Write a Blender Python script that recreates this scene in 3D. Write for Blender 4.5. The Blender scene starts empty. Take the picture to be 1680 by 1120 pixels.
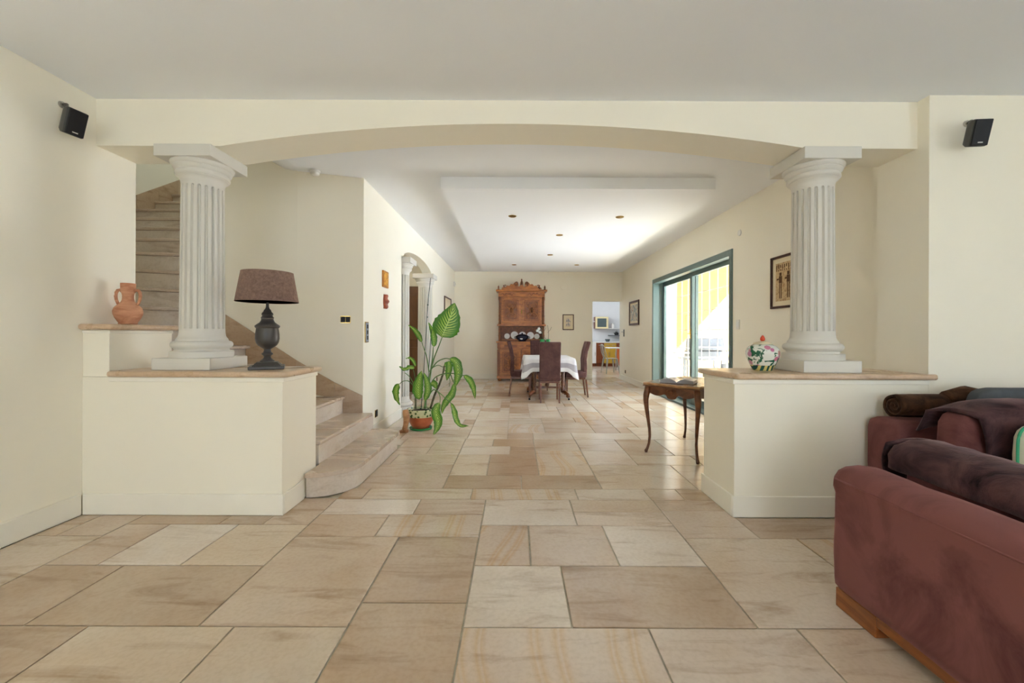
import bpy, bmesh, math, random
from math import sin, cos, pi, sqrt, radians as R
from mathutils import Vector, Matrix, noise
random.seed(7)
SC = bpy.context.scene
COL = SC.collection
CH = 1.17            # lens height
FP = 680.0           # focal length in pixels of a 1680 px wide frame

# ------------------------------------------------------------ camera
cd = bpy.data.cameras.new('camera'); cam = bpy.data.objects.new('camera', cd); COL.objects.link(cam)
cd.sensor_width = 36; cd.lens = FP / 1680 * 36
cd.shift_x = -6 / 1680; cd.shift_y = -12 / 1680
cd.clip_start = 0.05; cd.clip_end = 200
cam.location = (0, 0, CH); cam.rotation_euler = (pi / 2, -0.004, 0)
SC.camera = cam

# ------------------------------------------------------------ light
SC.view_settings.view_transform = 'Standard'; SC.view_settings.look = 'None'
SC.view_settings.gamma = 1; SC.view_settings.use_curve_mapping = False
SC.view_settings.exposure = 0.98
SC.cycles.max_bounces = 12; SC.cycles.diffuse_bounces = 10; SC.cycles.glossy_bounces = 4
SC.cycles.transparent_max_bounces = 12
SC.cycles.sample_clamp_indirect = 8
W = bpy.data.worlds.new('world'); SC.world = W; W.use_nodes = True
wn = W.node_tree; wn.nodes.clear()
wo = wn.nodes.new('ShaderNodeOutputWorld'); wb = wn.nodes.new('ShaderNodeBackground')
wb.inputs[0].default_value = (0.70, 0.81, 1.0, 1); wb.inputs[1].default_value = 2.4
wn.links.new(wb.outputs[0], wo.inputs[0])

def light(kind, name, loc, energy, color=(1, 1, 1), size=None, look=None):
    l = bpy.data.lights.new(name, kind); l.energy = energy; l.color = color
    o = bpy.data.objects.new(name, l); COL.objects.link(o); o.location = loc
    if kind == 'AREA':
        l.shape = 'RECTANGLE'; l.size, l.size_y = size
    if look is not None:
        o.rotation_euler = Vector(look).to_track_quat('-Z', 'Y').to_euler()
    return o
sun = light('SUN', 'sun', (8, -5, 9), 84, (0.89, 0.93, 1.0), look=(-1, 0.55, -1.075)); sun.data.angle = R(0.6)
# daylight through the living-room windows (behind the camera and on the right)
light('AREA', 'window_light_back', (0.5, -4.85, 1.4), 52, (0.78, 0.86, 1.0), (2.6, 1.9), (0, 0.2, -1))
light('AREA', 'window_light_right', (5.9, -2.5, 1.3), 20, (0.76, 0.84, 1.0), (1.2, 1.9), (-1, 0, -0.25))
# added unseen fill lamp right of the door view, standing in for open sky
light('AREA', 'terrace_fill', (6.6, 7.9, 1.75), 60, (0.66, 0.80, 1.0), (3.8, 2.6), (-1, -0.32, 0.03)).data.spread = R(140)
light('AREA', 'landing_light', (-3.6, 5.0, 5.2), 8, (0.80, 0.93, 1.0), (1.2, 1.2), (0, 0, -1))
light('AREA', 'kitchen_light', (1.75, 13.4, 2.2), 24, (0.93, 0.97, 1.0), (1.8, 1.2), (1, 0, -0.1))
light('AREA', 'hall_light', (-2.3, 7.1, 2.5), 4, (1, 0.9, 0.75), (0.6, 0.6), (0, 0, -1))

# ------------------------------------------------------------ materials
MATS = {}
class NT:
    def __init__(s, name, rough=0.5, spec=0.5, metal=0.0):
        m = bpy.data.materials.new(name); m.use_nodes = True
        s.m = m; s.t = m.node_tree; s.b = s.t.nodes['Principled BSDF']
        s.b.inputs['Roughness'].default_value = rough
        s.b.inputs['Specular IOR Level'].default_value = spec
        s.b.inputs['Metallic'].default_value = metal
        MATS[name] = m
    def n(s, k, **kw):
        x = s.t.nodes.new('ShaderNode' + k)
        for a, v in kw.items():
            if a in x.inputs.keys(): x.inputs[a].default_value = v
            else: setattr(x, a, v)
        return x
    def l(s, a, b): s.t.links.new(a, b); return b.node
    def coord(s, kind='Object', scale=(1, 1, 1), rand=False, rot=(0, 0, 0)):
        c = s.n('TexCoord'); mp = s.n('Mapping'); mp.inputs['Scale'].default_value = scale; mp.inputs['Rotation'].default_value = rot
        s.l(c.outputs[kind], mp.inputs['Vector'])
        if rand:
            oi = s.n('ObjectInfo'); ml = s.n('VectorMath', operation='MULTIPLY'); ml.inputs[1].default_value = (37, 91, 53)
            cb = s.n('CombineXYZ')
            for i in range(3): s.l(oi.outputs['Random'], cb.inputs[i])
            s.l(cb.outputs[0], ml.inputs[0]); s.l(ml.outputs[0], mp.inputs['Location'])
        return mp.outputs[0]
    def ramp(s, fac, stops):
        r = s.n('ValToRGB'); e = r.color_ramp.elements
        while len(e) < len(stops): e.new(0.5)
        for i, (p, c) in enumerate(stops):
            e[i].position = p; e[i].color = (*c, 1) if len(c) == 3 else c
        s.l(fac, r.inputs[0]); return r.outputs[0]
    def mix(s, fac, a, b, mode='MIX'):
        x = s.n('Mix', data_type='RGBA', blend_type=mode)
        for v, i in ((fac, 0), (a, 6), (b, 7)):
            if hasattr(v, 'links'): s.l(v, x.inputs[i])
            else: x.inputs[i].default_value = v if i == 0 else (*v, 1) if len(v) == 3 else v
        return x.outputs[2]
    def base(s, c):
        if hasattr(c, 'links'): s.l(c, s.b.inputs['Base Color'])
        else: s.b.inputs['Base Color'].default_value = (*c, 1)
    def bump(s, h, strength=0.2, dist=0.01):
        b = s.n('Bump'); b.inputs['Strength'].default_value = strength; b.inputs['Distance'].default_value = dist
        s.l(h, b.inputs['Height']); s.l(b.outputs[0], s.b.inputs['Normal'])
def srgb(r, g, b):
    f = lambda c: ((c / 255 + 0.055) / 1.055) ** 2.4 if c > 10 else c / 255 / 12.92
    return (f(r), f(g), f(b))

def plain(name, col, rough=0.5, spec=0.5, metal=0.0, var=0.06, scale=6, bump=0.0):
    t = NT(name, rough, spec, metal)
    nz = t.n('TexNoise', Scale=scale, Detail=4.0); t.l(t.coord(), nz.inputs['Vector'])
    lo = tuple(c * (1 - var) for c in col); hi = tuple(min(1, c * (1 + var)) for c in col)
    t.base(t.ramp(nz.outputs[0], [(0.3, lo), (0.7, hi)]))
    if bump: t.bump(nz.outputs[0], bump, 0.003)
    return t.m
def wood(name, dark, light_, scale=(2, 2, 14), rough=0.35, rand=False, bump=0.1):
    t = NT(name, rough, 0.5)
    v = t.coord(scale=scale, rand=rand)
    nz = t.n('TexNoise', Scale=2.2, Detail=6.0, Roughness=0.6, Distortion=0.7); t.l(v, nz.inputs['Vector'])
    t.base(t.ramp(nz.outputs[0], [(0.3, dark), (0.52, tuple((a + b) / 2 for a, b in zip(dark, light_))), (0.72, light_)]))
    t.bump(nz.outputs[0], bump, 0.004); return t.m

plain('plaster_cream', (0.865, 0.825, 0.705), 0.75, 0.25, var=0.015, scale=1.2)
plain('plaster_ceiling', (0.86, 0.885, 0.92), 0.85, 0.2, var=0.01, scale=1)
plain('plaster_white', (0.78, 0.80, 0.82), 0.8, 0.2, var=0.01)
plain('paint_trim', (0.86, 0.83, 0.73), 0.45, 0.4, var=0.01)
plain('column_paint', (0.66, 0.64, 0.58), 0.55, 0.4, var=0.015)
plain('grout', (0.37, 0.335, 0.255), 0.9, 0.2, var=0.2, scale=20)
plain('white_ceramic', (0.85, 0.85, 0.83), 0.25, 0.5, var=0.01)
plain('white_plastic', (0.75, 0.73, 0.68), 0.4, 0.5, var=0.01)
plain('black_plastic', (0.012, 0.012, 0.014), 0.5, 0.3)
plain('speaker_grille', (0.006, 0.006, 0.008), 0.6, 0.4)
plain('speaker_body', (0.05, 0.05, 0.045), 0.4, 0.5)
plain('door_green', (0.115, 0.175, 0.165), 0.35, 0.5, var=0.05)
plain('dark_gap', (0.012, 0.016, 0.015), 0.6, 0.3)
plain('brass', (0.55, 0.38, 0.12), 0.25, 0.5, 1.0)
plain('steel', (0.5, 0.49, 0.46), 0.3, 0.5, 1.0)
plain('dark_bronze', (0.055, 0.05, 0.045), 0.38, 0.5, var=0.15)
plain('soil', (0.02, 0.012, 0.008), 0.9, 0.2, var=0.4, scale=60, bump=0.6)
plain('stake_green', (0.02, 0.05, 0.035), 0.5, 0.4)
plain('stem_green', (0.10, 0.20, 0.05), 0.45, 0.4, var=0.3, scale=20)
plain('cane_brown', (0.10, 0.10, 0.05), 0.6, 0.3, var=0.5, scale=40)
plain('patio', (0.60, 0.66, 0.73), 0.8, 0.3)
plain('yellow_render', (0.225, 0.145, 0.055), 0.85, 0.2, var=0.03)
plain('pale_render', (0.50, 0.47, 0.42), 0.85, 0.2)
plain('bbq_grey', (0.10, 0.11, 0.12), 0.4, 0.5)
plain('outdoor_grey', (0.25, 0.27, 0.30), 0.5, 0.4)
plain('grille_white', (0.78, 0.77, 0.72), 0.4, 0.4)
plain('navy_enamel', (0.01, 0.014, 0.035), 0.15, 0.6)
plain('green_glaze', (0.03, 0.28, 0.07), 0.2, 0.6)
plain('petal_white', (0.8, 0.8, 0.76), 0.5, 0.3)
plain('yellow_lacquer', srgb(196, 160, 62), 0.3, 0.5)
plain('orange_lacquer', srgb(186, 84, 34), 0.3, 0.5)
plain('brown_lacquer', srgb(120, 60, 25), 0.35, 0.5)
plain('cream_frame', srgb(222, 210, 165), 0.4, 0.4)
plain('smoked_glass', srgb(70, 85, 88), 0.1, 0.7)
plain('chair_metal', (0.42, 0.42, 0.36), 0.3, 0.5, 0.6)
plain('grey_cushion', srgb(78, 82, 86), 0.85, 0.2, var=0.2, scale=9)
plain('white_cushion', srgb(225, 222, 200), 0.85, 0.2)
plain('green_piping', srgb(70, 170, 130), 0.7, 0.2)
plain('book_cover', srgb(150, 152, 160), 0.3, 0.5)
plain('book_pages', srgb(225, 215, 200), 0.7, 0.2)
plain('lid_red', srgb(190, 62, 30), 0.25, 0.5)
plain('paper_mat', srgb(226, 214, 184), 0.8, 0.2, var=0.03)
plain('spot_dark', (0.10, 0.07, 0.04), 0.4, 0.5)
plain('shade_lining', (0.72, 0.66, 0.58), 0.8, 0.2)

wood('wood_buffet', srgb(130, 72, 28), srgb(196, 124, 58), (3, 3, 9), 0.32)
wood('wood_carving', srgb(92, 46, 18), srgb(146, 86, 38), (6, 6, 6), 0.4)
wood('wood_table', srgb(70, 36, 18), srgb(128, 78, 44), (3, 3, 8), 0.28)
wood('wood_tabletop', srgb(140, 96, 58), srgb(196, 158, 112), (3, 9, 3), 0.2)
wood('wood_chair', srgb(78, 40, 22), srgb(126, 74, 44), (4, 4, 9), 0.35)
wood('wood_plinth', srgb(110, 58, 24), srgb(160, 96, 48), (4, 2, 12), 0.35)
wood('wood_orange', srgb(150, 84, 24), srgb(205, 140, 60), (6, 6, 6), 0.35)
wood('wood_red', srgb(110, 40, 18), srgb(176, 88, 48), (9, 9, 9), 0.4)
wood('wood_light', srgb(150, 98, 60), srgb(202, 152, 104), (6, 6, 10), 0.5)
wood('wood_frame', srgb(46, 22, 12), srgb(92, 52, 30), (6, 6, 6), 0.6)
wood('wood_door', srgb(74, 44, 16), srgb(110, 70, 30), (3, 3, 1), 0.4)

def stone(name, rough, use_obj=True, dark=None, light_=None, streak=(1.1, 5.5, 5.5), amt=0.55, rand=True, coat=0.0):
    t = NT(name, rough, 0.5)
    v = t.coord(scale=streak, rand=rand)
    nz = t.n('TexNoise', Scale=1.5, Detail=7.0, Roughness=0.62, Distortion=0.9); t.l(v, nz.inputs['Vector'])
    v2 = t.coord(scale=(1, 1, 1), rand=rand)
    n2 = t.n('TexNoise', Scale=2.4, Detail=3.0); t.l(v2, n2.inputs['Vector'])
    n3 = t.n('TexNoise', Scale=55, Detail=3.0); t.l(v2, n3.inputs['Vector'])
    if use_obj:
        oi = t.n('ObjectInfo'); c = oi.outputs['Color']
    else:
        rg = t.n('RGB'); rg.outputs[0].default_value = (*light_, 1); c = rg.outputs[0]
    a = t.mix(1.0, c, t.ramp(nz.outputs[0], [(0.28, (1 - amt * 0.55, 1 - amt * 0.68, 1 - amt * 0.82)), (0.47, (1, 1, 1)), (0.75, (1.0, 1.0, 0.99))]), 'MULTIPLY')
    a = t.mix(1.0, a, t.ramp(n2.outputs[0], [(0.3, (0.90, 0.84, 0.78)), (0.6, (1, 1, 1))]), 'MULTIPLY')
    a = t.mix(1.0, a, t.ramp(n3.outputs[0], [(0.32, (0.93, 0.915, 0.895)), (0.58, (1, 1, 1))]), 'MULTIPLY')
    t.base(a)
    rr = t.ramp(nz.outputs[0], [(0.3, (rough + 0.08,) * 3), (0.7, (rough - 0.04,) * 3)])
    t.l(rr, t.b.inputs['Roughness'])
    t.bump(nz.outputs[0], 0.06, 0.004)
    return t
stone('stone_tile', 0.145)
def veined(name):
    t = stone(name, 0.145)
    v = t.coord(scale=(1, 1, 1), rand=True)
    wv = t.n('TexWave', Scale=1.3, Distortion=9.0, Detail=2.0); wv.inputs['Detail Scale'].default_value = 0.45
    t.l(v, wv.inputs['Vector'])
    src = t.b.inputs['Base Color'].links[0].from_socket
    t.base(t.mix(1.0, src, t.ramp(wv.outputs[0], [(0.0, (1, 1, 1)), (0.5, (1, 0.98, 0.95)), (0.72, (0.96, 0.85, 0.70)), (0.8, (1, 0.96, 0.9)), (0.9, (0.95, 0.83, 0.66)), (1.0, (1, 0.97, 0.93))]), 'MULTIPLY'))
veined('stone_tile_banded')
stone('stone_step', 0.24, False, light_=(0.60, 0.50, 0.405), streak=(1, 4, 4), amt=0.4)
stone('stone_riser', 0.32, False, light_=(0.68, 0.61, 0.53), streak=(2, 2, 7), amt=0.5)
stone('stone_skirt', 0.3, False, light_=(0.50, 0.37, 0.25), streak=(2, 2, 7), amt=0.6)
stone('stone_ledge', 0.28, False, light_=(0.62, 0.47, 0.33), streak=(2, 2, 2), amt=0.6)

def fabric(name, dark, light_, rough=0.9, sheen=0.5, scale=3.0, weave=0, lo=0.35, hi=0.65, bump=0.25):
    t = NT(name, rough, 0.15)
    t.b.inputs['Sheen Weight'].default_value = sheen
    t.b.inputs['Sheen Roughness'].default_value = 0.4
    t.b.inputs['Sheen Tint'].default_value = (*[min(1, c * 2.2 + .1) for c in light_], 1)
    v = t.coord()
    nz = t.n('TexNoise', Scale=scale, Detail=6.0, Roughness=0.65, Distortion=0.8); t.l(v, nz.inputs['Vector'])
    c = t.ramp(nz.outputs[0], [(lo, dark), (hi, light_)])
    if weave:
        wv = t.n('TexWave', Scale=weave, Distortion=0.5); t.l(t.coord(rot=(0.3, 0, 0.5)), wv.inputs['Vector'])
        c = t.mix(1.0, c, t.ramp(wv.outputs[0], [(0, (0.8, 0.8, 0.8)), (1, (1, 1, 1))]), 'MULTIPLY')
    t.base(c); t.bump(nz.outputs[0], bump, 0.01); return t.m
fabric('sofa_velvet', srgb(84, 48, 47), srgb(126, 80, 76), sheen=0.35, scale=2.6, lo=0.32, hi=0.58, bump=0.1)
fabric('fur_brown', srgb(22, 12, 17), srgb(86, 60, 60), sheen=0.7, scale=6, bump=0.6)
fabric('blanket_brown', srgb(40, 24, 14), srgb(88, 60, 40), sheen=0.5, scale=12, bump=0.6)
fabric('lampshade_linen', srgb(112, 90, 80), srgb(144, 118, 105), sheen=0.2, scale=60, weave=160)
fabric('chair_suede', srgb(74, 48, 45), srgb(100, 72, 68), sheen=0.5, scale=8)

def mapped(name, fn, rough=0.5):
    t = NT(name, rough, 0.4); fn(t); return t.m
def f_terracotta(t):
    v = t.coord()
    sp = t.n('SeparateXYZ'); t.l(v, sp.inputs[0])
    nz = t.n('TexNoise', Scale=9.0, Detail=4.0, Distortion=1.0); t.l(t.coord(scale=(1, 1, 3)), nz.inputs['Vector'])
    t.base(t.ramp(nz.outputs[0], [(0.35, srgb(178, 120, 88)), (0.65, srgb(208, 156, 122))]))
    wv = t.n('TexWave', Scale=28, Distortion=0.4, bands_direction='Z'); t.l(v, wv.inputs['Vector']); t.bump(wv.outputs[0], 0.25, 0.004)
mapped('terracotta_jug', f_terracotta, 0.7)
def f_pot(t):
    t.base(srgb(178, 92, 58))
    nz = t.n('TexNoise', Scale=8.0); t.l(t.coord(), nz.inputs['Vector'])
    t.base(t.ramp(nz.outputs[0], [(0.3, srgb(160, 78, 46)), (0.7, srgb(196, 108, 72))]))
mapped('terracotta_pot', f_pot, 0.35)
def f_band(t):
    v = t.coord(scale=(26, 26, 26))
    vo = t.n('TexVoronoi', Scale=1.0); t.l(v, vo.inputs['Vector'])
    t.base(t.ramp(vo.outputs['Distance'], [(0.0, srgb(60, 92, 52)), (0.32, srgb(70, 96, 58)), (0.40, srgb(196, 196, 150)), (0.7, srgb(206, 206, 164))]))
mapped('pot_band', f_band, 0.2)
def f_jar(t):
    v = t.coord(scale=(22, 22, 22))
    nz = t.n('TexNoise', Scale=0.9, Detail=2.0, Distortion=1.2); t.l(v, nz.inputs['Vector'])
    vo = t.n('TexVoronoi', Scale=0.75); t.l(v, vo.inputs['Vector'])
    g = t.ramp(nz.outputs[0], [(0.0, (0, 0, 0)), (0.55, (0, 0, 0)), (0.59, (1, 1, 1))])
    pk = t.ramp(vo.outputs['Distance'], [(0.0, (1, 1, 1)), (0.30, (1, 1, 1)), (0.36, (0, 0, 0))])
    pc = t.mix(0.5, vo.outputs['Color'], srgb(210, 110, 120))
    a = t.mix(g, srgb(222, 224, 214), srgb(36, 92, 66)); a = t.mix(pk, a, t.mix(0.7, pc, srgb(196, 110, 140)))
    sp = t.n('SeparateXYZ'); t.l(t.coord(), sp.inputs[0])
    m = t.n('Math', operation='LESS_THAN'); m.inputs[1].default_value = 0.038; t.l(sp.outputs[2], m.inputs[0])
    st = t.n('TexWave', Scale=9.0, Distortion=3.0); t.l(t.coord(), st.inputs['Vector'])
    a = t.mix(m.outputs[0], a, t.ramp(st.outputs[0], [(0.4, srgb(40, 80, 70)), (0.6, srgb(214, 196, 120))]))
    t.base(a)
mapped('jar_porcelain', f_jar, 0.12)
def f_leaf(t):
    tc = t.n('TexCoord'); sp = t.n('SeparateXYZ'); t.l(tc.outputs['UV'], sp.inputs[0])
    def M(op, a, b=None):
        x = t.n('Math', operation=op)
        for i, v in enumerate((a, b)):
            if v is None: continue
            if hasattr(v, 'links'): t.l(v, x.inputs[i])
            else: x.inputs[i].default_value = v
        return x.outputs[0]
    u = M('ABSOLUTE', M('SUBTRACT', sp.outputs[0], 0.5)); v = sp.outputs[1]
    nz = t.n('TexNoise', Scale=14.0, Detail=3.0); t.l(t.coord(), nz.inputs['Vector'])
    ph = M('ADD', M('MULTIPLY', v, 75.0), M('MULTIPLY', u, -42.0)); ph = M('ADD', ph, M('MULTIPLY', nz.outputs[0], 5.0))
    band = M('MULTIPLY', M('ADD', M('SINE', ph), 0.35), M('SUBTRACT', 1.0, M('MULTIPLY', u, 2.25)))
    f = t.ramp(band, [(0.15, (0, 0, 0)), (0.75, (1, 1, 1))])
    a = t.mix(f, srgb(66, 126, 26), srgb(184, 212, 96))
    mr = M('LESS_THAN', u, 0.022)
    t.base(t.mix(mr, a, srgb(170, 205, 110)))
    t.b.inputs['Subsurface Weight'].default_value = 0.0
mapped('leaf_variegated', f_leaf, 0.35)
def f_print(cols, sc):
    def f(t):
        v = t.coord(scale=(sc, sc, sc))
        nz = t.n('TexNoise', Scale=1.0, Detail=5.0, Distortion=0.6); t.l(v, nz.inputs['Vector'])
        t.base(t.ramp(nz.outputs[0], [(0.30, cols[0]), (0.45, cols[1]), (0.55, cols[2]), (0.68, cols[3])]))
    return f
mapped('print_watercolour', f_print([srgb(70, 84, 96), srgb(160, 165, 158), srgb(214, 204, 176), srgb(150, 112, 96)], 11), 0.6)
mapped('print_sketch', f_print([srgb(196, 176, 160), srgb(222, 204, 180), srgb(228, 212, 186), srgb(176, 160, 150)], 22), 0.7)
mapped('print_papyrus', f_print([srgb(150, 116, 78), srgb(190, 160, 116), srgb(204, 178, 134), srgb(168, 130, 86)], 26), 0.7)
mapped('print_icon', f_print([srgb(150, 80, 20), srgb(206, 146, 40), srgb(224, 170, 70), srgb(130, 60, 20)], 24), 0.4)
plain('ink_brown', srgb(92, 66, 46), 0.8, 0.1)
def f_cloth(t):
    # woven cloth: white border, a greyer damask band, white top
    tc = t.n('TexCoord'); sp = t.n('SeparateXYZ'); t.l(tc.outputs['UV'], sp.inputs[0])
    r = t.ramp(sp.outputs[0], [(0.0, (0.80, 0.81, 0.84)), (0.58, (0.80, 0.81, 0.84)), (0.60, (0.40, 0.39, 0.44)), (0.80, (0.42, 0.40, 0.44)), (0.82, (0.82, 0.83, 0.84)), (1.0, (0.82, 0.83, 0.84))])
    nz = t.n('TexNoise', Scale=12.0, Detail=3.0); t.l(t.coord(scale=(1, 1, 0.2)), nz.inputs['Vector'])
    t.base(t.mix(1.0, r, t.ramp(nz.outputs[0], [(0.3, (0.88, 0.88, 0.9)), (0.7, (1, 1, 1))]), 'MULTIPLY'))
mapped('tablecloth_fabric', f_cloth, 0.8)
g = NT('clear_glass', 0.02)
gt = g.n('BsdfTransparent'); gg = g.n('BsdfGlossy', Roughness=0.02); lw = g.n('LayerWeight', Blend=0.5); pw = g.n('Math', operation='POWER'); pw.inputs[1].default_value = 5; fr = g.n('MapRange'); fr.inputs['To Min'].default_value = 0.03; fr.inputs['To Max'].default_value = 0.8; g.l(lw.outputs['Facing'], pw.inputs[0]); g.l(pw.outputs[0], fr.inputs['Value']); mx = g.n('MixShader')
g.l(fr.outputs[0], mx.inputs[0]); g.l(gt.outputs[0], mx.inputs[1]); g.l(gg.outputs[0], mx.inputs[2])
g.l(mx.outputs[0], g.t.nodes['Material Output'].inputs['Surface'])

# ------------------------------------------------------------ mesh helpers
class MB:
    def __init__(s): s.v = []; s.f = []; s.uv = {}
    def add(s, vs, fs):
        o = len(s.v); s.v += [tuple(x) for x in vs]; s.f += [tuple(i + o for i in f) for f in fs]; return s
    def box(s, x0, x1, y0, y1, z0, z1):
        return s.add([(x0, y0, z0), (x1, y0, z0), (x1, y1, z0), (x0, y1, z0), (x0, y0, z1), (x1, y0, z1), (x1, y1, z1), (x0, y1, z1)],
                     [(0, 3, 2, 1), (4, 5, 6, 7), (0, 1, 5, 4), (1, 2, 6, 5), (2, 3, 7, 6), (3, 0, 4, 7)])
    def prism(s, poly, a0, a1, axis='z'):
        n = len(poly)
        def P(p, a): return (p[0], p[1], a) if axis == 'z' else (p[0], a, p[1]) if axis == 'y' else (a, p[0], p[1])
        vs = [P(p, a0) for p in poly] + [P(p, a1) for p in poly]
        return s.add(vs, [tuple(range(n))[::-1], tuple(range(n, 2 * n))] + [(i, (i + 1) % n, n + (i + 1) % n, n + i) for i in range(n)])
    def lathe(s, prof, c=(0, 0, 0), n=28, fn=None):
        vs = []; fs = []
        for r, z in prof:
            for i in range(n):
                a = 2 * pi * i / n; rr = r if fn is None else fn(r, z, a)
                vs.append((c[0] + rr * cos(a), c[1] + rr * sin(a), c[2] + z))
        for k in range(len(prof) - 1):
            for i in range(n):
                j = (i + 1) % n; fs.append((k * n + i, k * n + j, (k + 1) * n + j, (k + 1) * n + i))
        fs.append(tuple(range(n))[::-1]); fs.append(tuple((len(prof) - 1) * n + i for i in range(n)))
        return s.add(vs, fs)
    def tube(s, pts, rad, n=8, squash=None):
        pts = [Vector(p) for p in pts]; m = len(pts); vs = []; fs = []
        rad = rad if isinstance(rad, (list, tuple)) else [rad] * m
        up = Vector((0.13, 0.21, 1)).normalized()
        for k, p in enumerate(pts):
            t = (pts[min(k + 1, m - 1)] - pts[max(k - 1, 0)]).normalized()
            if abs(t.dot(up)) > 0.97: up = Vector((1, 0.2, 0.1)).normalized()
            a = t.cross(up).normalized(); b = t.cross(a).normalized()
            for i in range(n):
                an = 2 * pi * i / n; vs.append(p + (a * cos(an) + b * sin(an)) * rad[k])
        for k in range(m - 1):
            for i in range(n):
                j = (i + 1) % n; fs.append((k * n + i, k * n + j, (k + 1) * n + j, (k + 1) * n + i))
        fs.append(tuple(range(n))[::-1]); fs.append(tuple((m - 1) * n + i for i in range(n)))
        return s.add(vs, fs)
    def grid(s, rows, closed=False):
        o = len(s.v); nr = len(rows); nc = len(rows[0])
        for r in rows: s.v += [tuple(p) for p in r]
        for i in range(nr - 1):
            for j in range(nc if closed else nc - 1):
                s.f.append((o + i * nc + j, o + i * nc + (j + 1) % nc, o + (i + 1) * nc + (j + 1) % nc, o + (i + 1) * nc + j))
        return s
    def build(s, name, mat, parent=None, smooth=False, bevel=0, loc=None, rz=0, seg=2, solid=0, sub=0):
        me = bpy.data.meshes.new(name); me.from_pydata(s.v, [], s.f); me.update()
        bm = bmesh.new(); bm.from_mesh(me); bmesh.ops.recalc_face_normals(bm, faces=bm.faces); bm.to_mesh(me); bm.free()
        me.materials.append(MATS[mat])
        if smooth:
            for p in me.polygons: p.use_smooth = True
            if smooth != 'all': me.set_sharp_from_angle(angle=R(38))
        o = bpy.data.objects.new(name, me); COL.objects.link(o)
        if parent is not None: o.parent = parent
        if loc is not None: o.location = loc
        o.rotation_euler.z = rz
        if solid:
            md = o.modifiers.new('solid', 'SOLIDIFY'); md.thickness = solid; md.offset = 0
        if sub:
            md = o.modifiers.new('sub', 'SUBSURF'); md.levels = sub; md.render_levels = sub
        if bevel:
            md = o.modifiers.new('bevel', 'BEVEL'); md.width = bevel; md.segments = seg; md.limit_method = 'ANGLE'; md.angle_limit = R(40)
            for p in me.polygons: p.use_smooth = True
            me.set_sharp_from_angle(angle=R(35))
        return o
def box(*a): return MB().box(*a)
def thing(name, label, cat, loc=(0, 0, 0), rz=0, group=None):
    o = bpy.data.objects.new(name, None); COL.objects.link(o); o.location = loc; o.rotation_euler.z = rz
    o.empty_display_size = 0.1
    return tag(o, label, cat, group)
def tag(o, label, cat, group=None):
    o['label'] = label; o['category'] = cat
    if group: o['group'] = group
    return o
def struct(o): o['kind'] = 'structure'; return o
def stuff(o): o['kind'] = 'stuff'; return o
def P(px, py, Y):
    """a point seen at (px, py) of the photograph and Y metres into the room"""
    x = px + 0.004 * (py - 560); y = py - 0.004 * (px - 840)
    return Vector(((x - 846) * Y / FP, Y, CH - (y - 548) * Y / FP))
def puff(w, d, h, n=10, e=0.42, seed=0):
    """soft cushion: rounded superellipsoid grid, centred on x and y, z from 0 to h"""
    m = MB(); rows = []
    def sp(c, p): return math.copysign(abs(c) ** p, c)
    for i in range(n + 1):
        ph = -pi / 2 + pi * i / n; row = []
        for j in range(4 * n):
            th = 2 * pi * j / (4 * n)
            x = w / 2 * sp(cos(ph), e) * sp(cos(th), e); y = d / 2 * sp(cos(ph), e) * sp(sin(th), e); z = h / 2 * sp(sin(ph), e)
            q = 1 + 0.03 * noise.noise(Vector((x * 5 + seed, y * 5, z * 5)))
            row.append((x * q, y * q, z * q + h / 2))
        rows.append(row)
    return m.grid(rows, True)

# ============================================================ THE SETTING
XL, XR, XD, XW = -2.79, 2.66, 2.76, -1.60     # living left wall, pier, dining right wall, dining left wall
CL, CD = 2.72, 2.80                            # ceilings: living, dining
fl = struct(box(-4.8, 6.3, -5.2, 16.0, -0.12, -0.006).build('floor', 'grout'))
struct(box(-3.1, 6.3, -5.2, 2.75, CL, CL + 0.5).build('ceiling', 'plaster_ceiling'))
cd_ = struct(box(-2.16, XD + 0.3, 3.05, 11.0, CD, CD + 0.25).build('ceiling', 'plaster_ceiling'))
# soffit curving up into the stairwell
pf = [(-2.16, CD), (-2.24, CD + 0.003), (-2.32, CD + 0.02), (-2.40, CD + 0.06), (-2.47, CD + 0.12), (-2.52, CD + 0.22), (-2.54, CD + 0.34), (-2.16, CD + 0.34)]
MB().prism(pf, 3.05, 4.35, 'y').build('stairwell_soffit', 'plaster_ceiling', cd_, smooth=True)
# dropped panel
struct(box(-0.784, 2.068, 4.30, 9.78, 2.68, CD - 0.001).build('ceiling_panel', 'plaster_ceiling'))
# living room walls
struct(box(XL - 0.3, XL, -5.2, 3.04, 0, 3.3).build('wall_left', 'plaster_cream'))
struct(box(XR, 6.3, 2.67, 3.05, 0, 3.4).build('wall_right_pier', 'plaster_cream'))
m = MB()
for a in ((-3.1, -0.8, 0, CL), (1.8, 6.3, 0, CL), (-0.8, 1.8, 0, 0.35), (-0.8, 1.8, 2.3, CL)): m.box(a[0], a[1], -5.2, -4.95, a[2], a[3])
struct(m.build('wall_back_living', 'plaster_cream'))
m = MB()
for a in ((-5.2, -3.1, 0, CL), (-1.9, 2.67, 0, CL), (-3.1, -1.9, 0, 0.3), (-3.1, -1.9, 2.2, CL)): m.box(6.0, 6.3, a[0], a[1], a[2], a[3])
struct(m.build('wall_right_living', 'plaster_cream'))
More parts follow.
